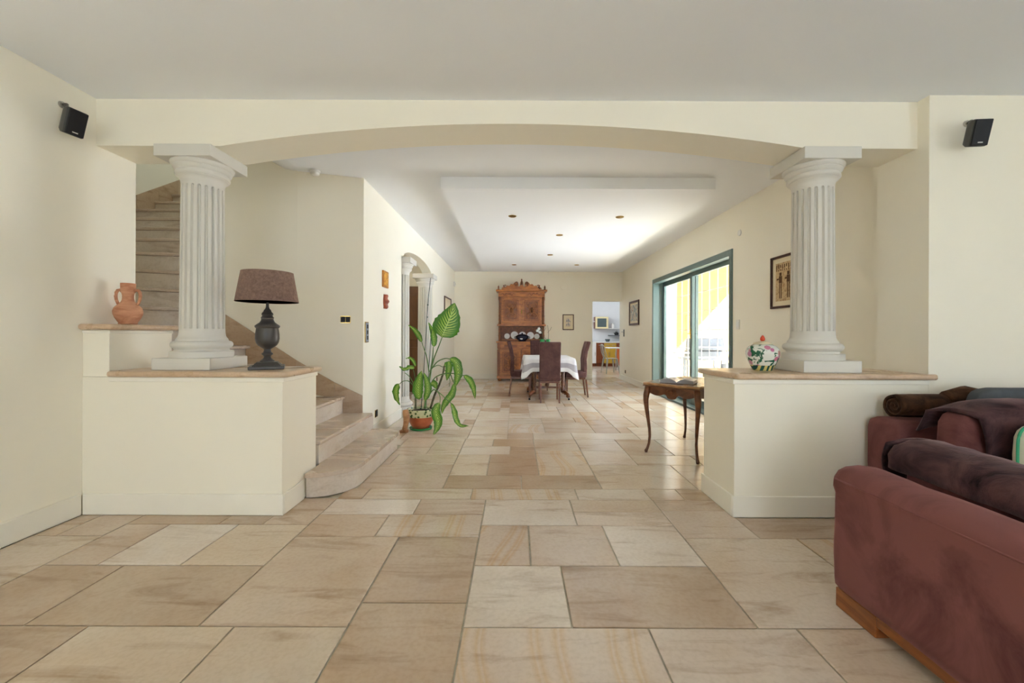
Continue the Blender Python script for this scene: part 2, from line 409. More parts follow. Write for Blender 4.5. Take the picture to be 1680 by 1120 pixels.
# arched beam
pts = []
R0 = 12.3; hw = 1.95
for i in range(41):
    x = -hw + 2 * hw * i / 40 - 0.02
    pts.append((x, 2.565 - (R0 - sqrt(R0 * R0 - (x + 0.02) ** 2))))
poly = [(XL, 2.41)] + pts + [(XR, 2.41), (XR, 3.3), (XL, 3.3)]
struct(MB().prism(poly, 2.75, 3.05, 'y').build('wall_arch_beam', 'plaster_cream'))
# dining right wall with the opening for the sliding door
m = MB().box(XD, XD + 0.3, 3.05, 5.27, 0, CD).box(XD, XD + 0.3, 5.27, 8.34, 2.27, CD).box(XD, XD + 0.3, 8.34, 10.8, 0, CD)
struct(m.build('wall_right', 'plaster_cream'))
m = MB().box(-4.8, 2.0, 10.8, 11.0, 0, CD).box(2.0, XD, 10.8, 11.0, 2.04, CD).box(XD, 4.16, 10.8, 11.0, 0, 3.3)
struct(m.build('wall_far', 'plaster_cream'))
struct(box(XD + 0.3, 4.16, 10.72, 10.8, 0, 3.3).build('wall_kitchen_outside', 'pale_render'))
# dining left wall: solid core beside the stairs, then a wall with an arched opening
struct(MB().prism([(XW, 4.35), (-2.2, 4.17), (-2.95, 4.0), (-2.95, 5.79), (XW, 5.79)], 0, 5.4).build('wall_stair', 'plaster_cream'))
ap = [(5.885, 2.25)]
for i in range(33):
    a = pi - pi * i / 32; ap.append((6.885 + 1.0 * cos(a), 2.25 + 0.185 * sin(a)))
ap += [(7.885, 2.25), (7.98, 2.25), (7.98, CD), (5.79, CD), (5.79, 2.25)]
m = MB().prism(ap, XW - 0.17, XW, 'x').box(XW - 0.17, XW, 7.98, 10.8, 0, CD)
struct(m.build('wall_left_dining', 'plaster_cream'))
# little hall behind the arch
struct(box(-3.1, -2.95, 5.79, 8.45, 0, CD).build('wall_hall_left', 'plaster_cream'))
hw_ = struct(box(-2.95, XW - 0.17, 8.35, 8.45, 0, CD).build('wall_hall_end', 'plaster_cream'))
struct(box(-3.1, -2.16, 5.79, 8.45, CD, CD + .2).build('ceiling', 'plaster_ceiling'))
dd = struct(box(-2.82, -1.86, 8.315, 8.345, 0.005, 2.12).build('door_2', 'wood_door'))
for z0, z1 in ((0.15, 0.9), (1.05, 1.95)):
    for x0, x1 in ((-2.72, -2.38), (-2.3, -1.96)):
        box(x0, x1, 8.30, 8.316, z0, z1).build('panel', 'wood_door', dd, bevel=0.006)
# stairwell shell
struct(box(-4.8, -4.5, 3.04, 8.6, 0, 5.4).build('wall_stairwell_left', 'plaster_cream'))
struct(box(-4.8, -3.091, 2.75, 3.04, 0, 5.4).build('wall_stairwell_near', 'plaster_cream'))
struct(box(-4.5, -2.95, 7.0, 7.2, 0, 5.4).build('wall_stairwell_far', 'plaster_cream'))
struct(box(-3.09, -2.0, 2.75, 3.05, 3.301, 5.4).build('wall_stairwell_upper', 'plaster_cream'))
struct(box(-2.30, -2.0, 3.051, 4.2, 3.051, 5.4).build('wall_stairwell_right', 'plaster_cream'))
struct(box(-4.8, -1.6, 2.75, 7.2, 5.4, 5.6).build('ceiling', 'plaster_ceiling'))
struct(box(-2.949, -2.8, 5.791, 7.2, 3.01, 5.4).build('wall_stairwell_right', 'plaster_cream'))
# kitchen shell
struct(box(1.0, 1.2, 11.0, 15.8, 0, 2.7).build('wall_kitchen_left', 'plaster_white'))
struct(box(1.0, 4.16, 15.8, 16.0, 0, 2.7).build('wall_kitchen_far', 'plaster_white'))
struct(box(4.0, 4.16, 11.0, 15.8, 0, 3.3).build('wall_kitchen_right', 'plaster_white'))
struct(box(1.0, 4.16, 11.0, 16.0, 2.7, 2.9).build('ceiling', 'plaster_ceiling'))

# knee walls -------------------------------------------------
kl = struct(box(XL, -1.50, 2.67, 3.12, 0, 0.885).build('wall_knee_left', 'plaster_cream', bevel=0.003))
k2 = struct(box(XL, -2.62, 2.672, 3.16, 0.8855, 1.187).build('wall_knee_step', 'plaster_cream', bevel=0.003))
kr = struct(box(1.41, XR, 2.67, 3.10, 0, 0.885).build('wall_knee_right', 'plaster_cream', bevel=0.003))
box(-2.615, -1.488, 2.662, 3.12, 0.855, 0.884).build('cornice_strip', 'paint_trim', kl, bevel=0.003)
box(1.398, XR, 2.662, 3.10, 0.855, 0.884).build('cornice_strip', 'paint_trim', kr, bevel=0.003)
box(XL, -2.61, 2.666, 3.16, 1.165, 1.186).build('cornice_strip', 'paint_trim', k2, bevel=0.003)

def ledge(name, poly, z, label):
    """stone ledge with a half-round nosing, one slab per stone"""
    bm = bmesh.new(); vs = [bm.verts.new((x, y, 0)) for x, y in poly]; f = bm.faces.new(vs)
    bmesh.ops.recalc_face_normals(bm, faces=[f])
    me = bpy.data.meshes.new(name)
    r = bmesh.ops.extrude_face_region(bm, geom=[f]); bmesh.ops.translate(bm, vec=(0, 0, 0.038), verts=[v for v in r['geom'] if isinstance(v, bmesh.types.BMVert)])
    bmesh.ops.recalc_face_normals(bm, faces=bm.faces); bm.to_mesh(me); bm.free()
    me.materials.append(MATS['stone_ledge']); o = bpy.data.objects.new(name, me); COL.objects.link(o); o.location.z = z
    md = o.modifiers.new('bevel', 'BEVEL'); md.width = 0.017; md.segments = 5; md.limit_method = 'ANGLE'
    for p in me.polygons: p.use_smooth = True
    me.set_sharp_from_angle(angle=R(60))
    return tag(o, label, 'ledge')
ledge('stone_ledge', [(-2.615, 2.64), (-1.505, 2.64), (-1.455, 2.67), (-1.455, 3.13), (-2.615, 3.13)], 0.8855, 'low honey-coloured stone ledge under the left column and table lamp')
ledge('stone_ledge', [(XL + .002, 2.63), (-2.585, 2.63), (-2.575, 2.65), (-2.575, 3.18), (XL + .002, 3.18)], 1.1875, 'short raised stone ledge by the left wall carrying the clay jug')
ledge('stone_ledge', [(1.42, 2.64), (2.70, 2.64), (2.70, 2.668), (2.658, 2.668), (2.658, 3.11), (1.365, 3.11), (1.365, 2.90)], 0.8855, 'honey-coloured stone ledge under the right column and painted jar')

# baseboards ------------------------------------------------
def baseboard(name, x0, x1, y0, y1, h=0.137):
    o = struct(box(x0, x1, y0, y1, 0.0005, h).build(name, 'paint_trim', bevel=0.006)); return o
baseboard('baseboard_left', XL, XL + 0.016, -4.9, 2.655)
baseboard('baseboard_knee_left', XL + 0.016, -1.486, 2.655, 2.67)
baseboard('baseboard_knee_left_side', -1.50, -1.486, 2.671, 2.93)
baseboard('baseboard_knee_right', 1.396, 6.0, 2.655, 2.669)
baseboard('baseboard_knee_right_side', 1.396, 1.41, 2.671, 3.115)
baseboard('baseboard_right', XD - 0.016, XD, 8.36, 10.78)
baseboard('baseboard_right_near', XD - 0.016, XD, 3.11, 5.25)
baseboard('baseboard_far', XW, 1.985, 10.783, 10.8)
baseboard('baseboard_left_dining', XW, XW + 0.016, 4.37, 5.78)
baseboard('baseboard_left_dining_far', XW, XW + 0.016, 7.99, 10.78)

# floor tiles ------------------------------------------------
LT = (0.67, 0.57, 0.46); TN = (0.53, 0.41, 0.30); MD = (0.61, 0.495, 0.385); WH = (0.73, 0.655, 0.565)
T = [  # x0,x1,y0,y1,tone,banded
 (-2.78,-2.30,1.20,1.657,MD,0),(-2.30,-1.70,1.20,1.657,TN,0),(-1.70,-1.118,1.20,1.657,LT,0),(-1.118,-.667,1.20,1.657,LT,0),(-.667,-.207,1.20,1.806,TN,0),
 (-.207,.534,1.20,1.657,LT,1),(.534,1.125,1.20,1.657,LT,0),(1.125,1.75,1.20,1.657,MD,0),(1.75,2.5,1.20,1.657,LT,0),
 (-2.78,-2.375,1.657,2.39,LT,0),(-2.375,-1.965,1.657,2.09,TN,0),(-1.965,-1.264,1.657,2.09,TN,0),(-1.264,-.667,1.657,2.394,MD,0),(-.667,-.207,1.806,2.394,TN,0),
 (-2.78,-2.65,2.39,2.95,MD,0),(-2.65,-2.38,2.39,2.95,MD,0),(-2.375,-2.108,2.09,2.54,MD,0),(-2.108,-1.69,2.09,2.54,WH,0),(-1.69,-1.264,2.09,2.54,LT,0),
 (-2.38,-1.82,2.54,2.95,TN,0),(-1.82,-1.55,2.54,2.95,TN,0),(-1.55,-1.264,2.54,2.95,MD,0),
 (-1.264,-.812,2.394,2.69,MD,0),(-.812,-.207,2.394,2.69,LT,1),(-1.264,-.665,2.69,2.936,WH,0),(-.665,-.207,2.69,2.936,MD,0),
 (-.207,.231,1.657,2.099,WH,0),(.231,.975,1.657,2.099,TN,0),(-.207,.082,2.099,2.543,MD,1),(.082,.533,2.099,2.543,MD,0),(.533,.975,2.099,2.543,WH,0),
 (-.207,.384,2.543,2.936,WH,0),(.384,.975,2.543,2.735,LT,0),(.384,.975,2.735,2.936,LT,0),
 (.975,1.62,1.657,2.389,LT,0),(1.62,2.5,1.657,2.389,MD,1),(.975,1.415,2.389,2.76,LT,0),(.975,1.415,2.76,2.936,MD,0),(1.415,2.1,2.389,2.66,TN,0),(2.1,2.65,2.389,2.66,MD,0),
 (-1.264,-1.09,2.936,3.14,MD,0),(-1.09,-.32,2.936,3.14,LT,0),(-.32,.45,2.936,3.14,LT,1),(.45,.97,2.936,3.14,WH,0),(.97,1.21,2.936,3.14,MD,0),(1.21,1.9,2.936,3.14,TN,0),
 (-1.2,-.55,3.14,3.72,MD,0),(-1.2,-1.127,3.72,4.03,LT,0),(-1.127,-.55,3.72,4.03,LT,0),(-.55,.05,3.14,3.435,TN,0),(.05,.66,3.14,3.445,TN,0),(-.55,-.238,3.435,4.03,LT,0),
 (-.238,.2,3.435,4.17,TN,0),(.2,.66,3.445,4.17,LT,1),(.66,1.39,3.14,3.72,LT,0),(1.39,2.1,3.14,3.72,LT,0),(2.1,2.74,3.14,3.72,MD,0),
 (.66,1.105,3.72,4.17,WH,0),(1.105,1.69,3.72,4.02,LT,0),(1.69,2.15,3.72,4.02,MD,0),(2.15,2.74,3.72,4.02,LT,0),
 (-1.2,-.87,4.03,4.63,LT,0),(-.87,-.55,4.03,4.63,LT,0),(-1.58,-1.2,4.36,4.63,MD,0),(-1.2,-1.201,4.03,4.04,LT,0),
 (-.55,-.05,4.03,4.33,WH,0),(-.55,-.238,4.33,4.63,LT,0),(-.238,.2,4.33,4.63,TN,0),(-.05,.2,4.17,4.33,TN,0),(.2,.66,4.17,4.63,LT,0),(.66,1.105,4.17,4.63,WH,0),
 (1.105,1.55,4.02,4.63,MD,0),(1.55,2.1,4.02,4.63,WH,0),(2.1,2.74,4.02,4.63,LT,0)]
def tile(x0, x1, y0, y1, tone, band, grow=0.0034):
    x0 += grow; x1 -= grow; y0 += grow; y1 -= grow
    if x1 - x0 < 0.02 or y1 - y0 < 0.02: return
    b = 0.0035; h = -0.0006 * random.random(); hx = (x1 - x0) / 2; hy = (y1 - y0) / 2
    m = MB()
    lv = [(-hx, -hy, -0.006), (hx, -hy, -0.006), (hx, hy, -0.006), (-hx, hy, -0.006), (-hx, -hy, h - 0.002), (hx, -hy, h - 0.002), (hx, hy, h - 0.002), (-hx, hy, h - 0.002),
          (-hx + b, -hy + b, h), (hx - b, -hy + b, h), (hx - b, hy - b, h), (-hx + b, hy - b, h)]
    fs = [(0, 1, 5, 4), (1, 2, 6, 5), (2, 3, 7, 6), (3, 0, 4, 7), (4, 5, 9, 8), (5, 6, 10, 9), (6, 7, 11, 10), (7, 4, 8, 11), (8, 9, 10, 11)]
    m.add(lv, fs)
    o = m.build('stone_tile', 'stone_tile_banded' if band else 'stone_tile', fl, loc=((x0 + x1) / 2, (y0 + y1) / 2, 0))
    k = random.uniform(0.96, 1.04); o.color = (tone[0] * k, tone[1] * k, tone[2] * k * random.uniform(.97, 1.03), 1)
for t in T: tile(*t)
def fill(x0, y0, nx, ny, c, occ=None):
    occ = set() if occ is None else occ
    sizes = [(4, 3), (3, 4), (4, 2), (2, 2), (3, 2), (3, 3), (2, 3), (5, 3), (2, 4), (4, 4), (5, 2)]
    for j in range(ny):
        for i in range(nx):
            if (i, j) in occ: continue
            random.shuffle(sizes)
            for w, h in sizes + [(2, 1), (1, 2), (1, 1)]:
                cells = [(i + a, j + b) for a in range(w) for b in range(h)]
                if all(q not in occ and q[0] < nx and q[1] < ny for q in cells):
                    occ.update(cells)
                    tile(x0 + i * c, x0 + (i + w) * c, y0 + j * c, y0 + (j + h) * c, random.choice([LT, LT, WH, MD, LT, WH, WH, WH, LT, MD, WH, TN]), random.random() < .1, 0.002)
                    break
fill(-1.585, 4.63, 29, 41, 0.1495)           # dining room
fill(2.0, 10.76, 5, 4, 0.15); fill(1.25, 11.36, 8, 13, 0.34)     # doorway, kitchen
fill(-2.9, 5.8, 4, 8, 0.31)                  # hall
fill(-2.77, 0.15, 16, 3, 0.35)                # under and beside the photographer

# ============================================================ STAIRCASE
st = thing('staircase', 'stone winder staircase with a rounded first step climbing left behind the column', 'staircase')
RS = 0.175; YB = 3.165
def wall_y(x):       # face of the slanting wall beside the first flight
    return 4.35 + (x + 1.6) * (0.18 / 0.6) if x > -2.2 else 4.17 + (x + 2.2) * (0.17 / 0.75)
def step(poly, n, nose):
    z = RS * n; zb = 0.0 if n < 3 else z - 0.5
    MB().prism(poly, zb, z - 0.032).build('riser', 'stone_riser', st)
    MB().prism(nose, z - 0.031, z).build('tread', 'stone_step', st, bevel=0.008)
def arcpts(cx, cy, r, a0, a1, n=10):
    return [(cx + r * cos(R(a0 + (a1 - a0) * i / n)), cy + r * sin(R(a0 + (a1 - a0) * i / n))) for i in range(n + 1)]
xe = -1.49
p1 = [(xe, 2.955)] + arcpts(-1.49, 3.245, 0.29, -90, 0, 12) + [(-1.2, 4.22), (-1.32, 4.33), (-1.598, 4.345), (-1.85, 4.2), (-1.85, YB), (xe, YB)]
n1 = [(xe, 2.935)] + arcpts(-1.49, 3.245, 0.312, -90, 0, 12) + [(-1.178, 4.23), (-1.31, 4.345), (-1.598, 4.348), (-1.85, 4.2), (-1.85, YB), (xe, YB)]
step(p1, 1, n1)
xs = [0, -1.2, -1.5, -1.78, -2.06, -2.34, -2.62]
for n in range(2, 6):
    a, b = xs[n], xs[n + 1]
    q = [(a, YB), (a, wall_y(a) - .002), (b - .02, wall_y(b - .02) - .002), (b - .02, YB)]
    c_ = a + 0.02
    w = [(c_, YB), (c_, wall_y(min(c_, -1.6)) - .002 if n > 2 else 4.3), (b - .02, wall_y(b - .02) - .002), (b - .02, YB)]
    step(q, n, w)
Pv = (-2.955, 3.995)
def line_end(ang):
    c, s = -cos(R(ang)), -sin(R(ang))
    t1 = (YB - Pv[1]) / s if s < -1e-6 else 1e9; t2 = (-4.498 - Pv[0]) / c
    return (Pv[0] + c * t1, YB) if t1 < t2 else (-4.498, Pv[1] + s * t2)
E = {7: line_end(65), 8: line_end(50), 9: line_end(37), 10: line_end(24), 11: line_end(12)}
def off(a, b, d):    # shift a nosing edge out by d
    v = Vector((b[0] - a[0], b[1] - a[1])).normalized(); nrm = Vector((-v.y, v.x))
    return [(a[0] + nrm.x * d, a[1] + nrm.y * d), (b[0] + nrm.x * d, b[1] + nrm.y * d)]
q = [(-2.62, YB), E[7], Pv, (-2.64, 4.06)]
step(q, 6, [(-2.60, YB), E[7], Pv, (-2.60, 4.07)])
for n in range(7, 12):
    a = E[n]; b = E.get(n + 1, (-4.498, 4.09))
    q = [Pv, a] + ([(-4.498, YB)] if a[1] <= YB + 1e-6 and b[0] < -4.49 else []) + [b]
    if n == 11: q = [Pv, a, (-4.498, 4.09), (-2.955, 4.09)]
    nn = off(a, Pv, -0.018)
    step(q, n, [nn[1], nn[0]] + q[2:])
for n in range(12, 18):
    y0 = 4.09 + 0.265 * (n - 12); q = [(-4.498, y0), (-2.955, y0), (-2.955, y0 + .27), (-4.498, y0 + .27)]
    step(q, n, [(-4.498, y0 - .018), (-2.955, y0 - .018)] + q[2:])
# stone skirting up the slanting wall (prism sheared in plan) and up the outer wall
def skirt(pa, pb, za, zb, z0a, z0b, t=0.016):
    d = Vector((pb[0] - pa[0], pb[1] - pa[1])).normalized(); nr = Vector((d.y, -d.x)) * t
    if nr.y > 0: nr = -nr
    vs = []
    for (p, zz, z0) in ((pa, za, z0a), (pb, zb, z0b)):
        for o_ in (Vector((0, 0)), nr):
            vs += [(p[0] + o_.x, p[1] + o_.y, z0), (p[0] + o_.x, p[1] + o_.y, zz)]
    return MB().add(vs, [(0, 1, 3, 2), (4, 6, 7, 5), (0, 4, 5, 1), (2, 3, 7, 6), (1, 5, 7, 3), (0, 2, 6, 4)])
skirt((-1.602, 4.347), (-1.86, 4.27), 0.52, 0.665, 0.33, 0.34).build('skirting_stone', 'stone_skirt', st)
skirt((-1.862, 4.268), (-2.2, 4.168), 0.667, 0.90, 0.5, 0.6).build('skirting_stone', 'stone_skirt', st)
skirt((-2.2, 4.168), (-2.94, 4.0), 0.90, 1.44, 0.6, 0.85).build('skirting_stone', 'stone_skirt', st)
for k in range(6):
    y0 = 4.0 + k * 0.3; f = lambda y: 2.10 + 0.10 + (y - 4.09) * 0.66 + 0.06
    MB().prism([(y0, f(y0) - 0.6), (y0 + .298, f(y0 + .3) - 0.6), (y0 + .298, f(y0 + .3)), (y0, f(y0))], -4.499, -4.484, 'x').build('skirting_stone', 'stone_skirt', st)

# ============================================================ COLUMNS
def shaft_mesh(r0, z0, z1, nfl=20, k=12):
    n = nfl * k; rows = []
    zs = [z0, z0 + .012, z0 + .0125] + [z0 + .02 + (z1 - z0 - .06) * i / 10 for i in range(11)] + [z1 - .034, z1 - .028, z1 - .022, z1 - .016, z1 - .012, z1]
    m = MB(); vs = []
    for z in zs:
        tp = (z - z0) / (z1 - z0); r = r0 * (1 - 0.05 * tp)
        row = []
        for i in range(n):
            a = 2 * pi * i / n; u = (i % k) / k            # flute spans u 0.14..0.86
            d = 0
            if z > z0 + .0121 and z < z1 - .012:
                hw = 0.25 if z < z1 - .04 else 0.25 * sqrt(max(0, 1 - ((z - (z1 - .04)) / .028) ** 2))
                x = abs(u - 0.5)
                if x < hw: d = 0.017 * max(0, 1 - (x / max(hw, .05)) ** 4)
            row.append(((r - d) * cos(a), (r - d) * sin(a), z))
        rows.append(row)
    m.grid(rows, True); return m
def column(name, label, cx, cy, zb, zt, sc=1.0):
    """Tuscan column: square plinth, moulded base, fluted shaft, moulded capital, square abacus"""
    t = thing(name, label, 'column', (cx, cy, zb))
    H = zt - zb; a = 0.1875
    box(-a - .004, a + .004, -a - .004, a + .004, 0, 0.078).build('plinth', 'column_paint', t, bevel=0.004)
    base = [(.184, .0785), (.184, .118), (.180, .122), (.158, .124), (.155, .132), (.160, .139), (.170, .146), (.177, .156), (.179, .166), (.176, .177), (.168, .186), (.156, .190), (.150, .192), (.150, .200), (.145, .208), (.139, .216), (.134, .228), (.1315, .246), (.131, .262)]
    MB().lathe(base, n=64).build('column_base', 'column_paint', t, smooth=True)
    shaft_mesh(0.1305, 0.2625, H - 0.225).build('shaft', 'column_paint', t, smooth=True)
    z = H - 0.225
    cap = [(.124, z), (.126, z + .02), (.131, z + .034), (.139, z + .044), (.148, z + .050), (.148, z + .054), (.152, z + .056), (.158, z + .064), (.158, z + .076), (.153, z + .084), (.153, z + .088), (.158, z + .092), (.166, z + .102), (.170, z + .112), (.168, z + .118), (.172, z + .121), (.180, z + .130), (.183, z + .140), (.183, z + .1445)]
    MB().lathe(cap, n=64).build('capital', 'column_paint', t, smooth=True)
    box(-a, a, -a, a, H - 0.08, H - 0.001).build('abacus', 'column_paint', t, bevel=0.003)
    return t
column('column', 'thick fluted grey-white column on the left ledge beside the lamp', -2.19, 2.90, 0.9245, 2.41)
column('column', 'thick fluted grey-white column on the right ledge beside the painted jar', 2.075, 2.90, 0.9245, 2.41)
column('column', 'fluted white column at the near side of the arched hall opening, left of the plant', -1.665, 5.985, 0.001, 2.25)
column('column', 'fluted column at the far side of the arched hall opening, behind the plant', -1.665, 7.61, 0.001, 2.25)

# ============================================================ SLIDING GLASS DOOR
dr = struct(thing('door_1', 'green framed sliding glass door onto the sunny terrace', 'door', (XD, 0, 0)))
del dr['category']
y0, y1, zt = 5.27, 8.34, 2.27
for a in ((y0, y0 + .07, 0.001, zt), (y1 - .07, y1, 0.001, zt), (y0 + .07, y1 - .07, zt - .085, zt)):
    box(-0.018, 0.10, *a).build('casing', 'door_green', dr, bevel=0.004)
box(0.10, 0.26, y0 + .001, y1 - .001, zt - .05, zt - .001).build('track', 'dark_gap', dr)
for a in ((y0 + .001, y0 + .04, 0.001, zt - .052), (y1 - .04, y1 - .001, 0.001, zt - .052)): box(0.11, 0.26, *a).build('jamb', 'door_green', dr)
box(-0.01, 0.26, y0 + .07, y1 - .07, 0.001, 0.035).build('sill', 'door_green', dr, bevel=0.004)
for k, (a, b, x) in enumerate(((y0 + .045, 6.86, 0.12), (6.78, y1 - .045, 0.18))):
    s = MB().box(x, x + .05, a, a + .08, 0.036, zt - .055).box(x, x + .05, b - .08, b, 0.036, zt - .055).box(x, x + .05, a + .08, b - .08, 0.036, 0.15).box(x, x + .05, a + .08, b - .08, zt - .145, zt - .055).build('sash', 'door_green', dr, bevel=0.004)
    box(x + .02, x + .026, a + .08, b - .08, 0.15, zt - .145).build('glass_pane', 'clear_glass', s)
hd = MB().box(0.108, 0.119, 6.80, 6.83, 1.10, 1.27).build('door_handle', 'brass', dr, bevel=0.003)
MB().tube([(0.115, 6.815, 1.19), (0.07, 6.815, 1.19), (0.065, 6.75, 1.19)], 0.009, 10).build('lever', 'brass', hd, smooth=True)
# white security grille outside
gr = thing('security_grille', 'white retractable metal security grille outside the sliding glass door', 'grille', (3.0, 0, 0))
proto = box(-0.005, 0.005, -0.005, 0.005, 0.0, 2.2).build('bar', 'grille_white', gr, loc=(0, 5.36, 0.02))
hp = box(-0.004, 0.004, 5.32, 8.3, -0.004, 0.004).build('bar', 'grille_white', gr, loc=(0.012, 0, 0.32))
for k in range(1, 12):
    c = proto.copy(); COL.objects.link(c); c.parent = gr; c.location.y = 5.36 + 0.265 * k
for k in range(1, 7):
    c = hp.copy(); COL.objects.link(c); c.parent = gr; c.location.z = 0.32 + 0.31 * k

# ============================================================ TERRACE
struct(box(XD + 0.3, 12, 3.05, 11.5, -0.14, -0.02).build('ground_terrace', 'patio'))
struct(box(6.3, 12, -6, 3.05, -0.14, -0.02).build('ground_terrace', 'patio'))
struct(box(4.16, 12, 11.5, 11.7, -0.14, 5.4).build('wall_terrace', 'yellow_render'))
struct(box(XD + 0.3, 6.83, 3.05, 11.49, 3.3, 3.45).build('ceiling_terrace', 'pale_render'))
struct(box(6.3, 9.2, -6, 3.04, 2.95, 3.1).build('sun_block_slab', 'pale_render'))  # unseen slab added to keep the sun out of the living-room window
tb = thing('garden_table', 'grey metal garden table out on the terrace behind the grille', 'table', (4.0, 8.3, -0.02))
box(-.62, .55, -.35, .35, .70, .74).build('tabletop', 'outdoor_grey', tb, bevel=0.005)
for sx in (-.5, .45):
    for sy in (-.28, .28): box(sx - .025, sx + .025, sy - .025, sy + .025, 0, .70).build('leg', 'outdoor_grey', tb)
bq = thing('barbecue', 'dark grey lidded barbecue standing beyond the garden table', 'barbecue', (4.2, 9.2, -0.02))
MB().prism([(-.35, .84), (.35, .84), (.31, 1.12), (-.33, 1.12)], -.22, .22, 'y').build('lid', 'bbq_grey', bq, bevel=0.02)
box(-.36, .36, -.24, .24, .66, .835).build('firebox', 'bbq_grey', bq, bevel=0.01)
for sx in (-1, 1): box(min(sx * .37, sx * .68), max(sx * .37, sx * .68), -.2, .2, .78, .81).build('side_shelf', 'outdoor_grey', bq)
MB().tube([(-.25, -.26, .93), (.25, -.26, .93)], .012, 8).build('lid_handle', 'steel', bq, smooth=True)
for sx in (-.3, .3):
    for sy in (-.18, .18): box(sx - .02, sx + .02, sy - .02, sy + .02, 0, .66).build('leg', 'bbq_grey', bq)
ch = thing('garden_chair', 'low grey round-backed garden chair at the right end of the garden table', 'chair', (3.82, 7.55, -0.02), 0.5)
MB().lathe([(.16, .40), (.25, .41), (.26, .44), (.17, .45)], n=20).build('seat', 'outdoor_grey', ch, smooth=True)
rows = []
for i in range(7):
    z = .45 + .32 * i / 6; rows.append([((.27 + .02 * i / 6) * cos(R(200 + 140 * j / 12)), (.27 + .02 * i / 6) * sin(R(200 + 140 * j / 12)), z - (.1 * abs(j - 6) / 6) * i / 6) for j in range(13)])
MB().grid(rows).build('backrest', 'outdoor_grey', ch, smooth='all', solid=.02)
for k in range(4): MB().tube([(.15 * cos(R(45 + 90 * k)), .15 * sin(R(45 + 90 * k)), .41), (.24 * cos(R(45 + 90 * k)), .24 * sin(R(45 + 90 * k)), 0)], .012, 6).build('leg', 'outdoor_grey', ch)

# ============================================================ THINGS ON THE LEDGES
ZL, ZT = 0.9242, 1.2262
j = thing('clay_jug', 'small unglazed terracotta jug with two handles on the raised ledge', 'jug', (-2.675, 2.86, ZT))
prof = [(.045, 0), (.052, .004), (.05, .012), (.056, .022), (.069, .045), (.078, .07), (.080, .09), (.074, .112), (.060, .130), (.044, .145), (.035, .160), (.031, .180), (.031, .20), (.036, .222), (.040, .245), (.041, .268), (.041, .283), (.036, .283), (.034, .262), (.030, .24)]
MB().lathe(prof, n=40).build('body', 'terracotta_jug', j, smooth=True)
for s in (-1, 1):
    MB().tube([(s * x, s * 0.01, z) for x, z in ((.030, .225), (.045, .238), (.062, .235), (.073, .218), (.076, .195), (.072, .170), (.062, .148), (.054, .135))], [.010, .010, .010, .010, .010, .009, .009, .010], 10).build('handle', 'terracotta_jug', j, smooth='all')
sh = MB().lathe([(.002, 0), (.02, .003), (.032, .014), (.034, .026), (.028, .040), (.014, .050), (.003, .054)], n=20).build('wooden_shell', 'wood_orange', smooth='all', loc=(-2.475, 3.0, ZL))
sh.scale = (1.6, 1.0, 1.05); sh['label'] = 'small rounded brown wooden carving half hidden behind the left column base'; sh['category'] = 'carving'

lp = thing('table_lamp', 'bronze urn table lamp with a brown linen shade on the left ledge', 'lamp', (-1.725, 2.88, ZL), R(28))
box(-.106, .106, -.106, .106, 0, .022).build('base', 'dark_bronze', lp, bevel=.004)
MB().add([(-.088, -.088, .0225), (.088, -.088, .0225), (.088, .088, .0225), (-.088, .088, .0225), (-.062, -.062, .048), (.062, -.062, .048), (.062, .062, .048), (-.062, .062, .048)],
         [(0, 1, 2, 3), (4, 5, 6, 7), (0, 1, 5, 4), (1, 2, 6, 5), (2, 3, 7, 6), (3, 0, 4, 7)]).build('base_step', 'dark_bronze', lp, bevel=.004)
k = .00102; pz = [(46, 843), (46, 836), (34, 828), (24, 818), (21, 808), (27, 800), (36, 793), (36, 787), (26, 779), (22, 768), (22, 758), (34, 751), (44, 744), (60, 732), (72, 712), (77, 685), (76, 655), (72, 630), (70, 617), (77, 610), (80, 604), (78, 598), (64, 587), (50, 578), (42, 566), (38, 553), (42, 545), (36, 538), (32, 530), (38, 522), (34, 512), (26, 504), (22, 492), (14, 484), (9, 470), (9, 440)]
MB().lathe([(r * k * .95, .0485 + (843 - y) * k) for r, y in pz], n=40).build('urn_stem', 'dark_bronze', lp, smooth=True)
z0, z1 = 1.386 - ZL, 1.592 - ZL
MB().lathe([(.193, z0), (.193, z0 + .004), (.160, z1 - .004), (.160, z1), (.156, z1), (.189, z0)], n=64).build('lamp_shade', 'lampshade_linen', lp, smooth=True)
ri = MB()
for a in range(3): ri.tube([(0, 0, z1 - .02), (.157 * cos(R(120 * a)), .157 * sin(R(120 * a)), z1 - .02)], .002, 6)
stuff(ri.build('shade_carrier', 'steel', lp)); 

jr = thing('ginger_jar', 'round white porcelain jar painted with fruit and leaves, red finial lid', 'jar', (1.728, 2.90, ZL))
MB().lathe([(.055, 0), (.060, .002), (.066, .014), (.082, .045), (.097, .080), (.105, .11), (.105, .13), (.098, .152), (.084, .168), (.066, .178), (.060, .181)], n=48).build('body', 'jar_porcelain', jr, smooth=True)
MB().lathe([(.060, .1815), (.062, .184), (.058, .190), (.042, .197), (.020, .202), (.008, .204)], n=40).build('lid', 'paper_mat', jr, smooth='all')
MB().lathe([(.007, .2045), (.014, .210), (.016, .219), (.012, .232), (.005, .243), (.001, .246)], n=16).build('finial', 'lid_red', jr, smooth='all')
c = thing('wooden_carving', 'brown leaf-shaped wooden carving half hidden between painted jar and column', 'carving', (1.872, 3.065, ZL))
MB().lathe([(.012, 0), (.02, .003), (.02, .012), (.008, .018), (.006, .045)], n=16).build('foot', 'wood_light', c, smooth=True)
o = MB().lathe([(.003, .045), (.028, .06), (.042, .085), (.042, .105), (.03, .128), (.004, .14)], n=20).build('body', 'wood_light', c, smooth='all'); o.scale = (1, .35, 1)

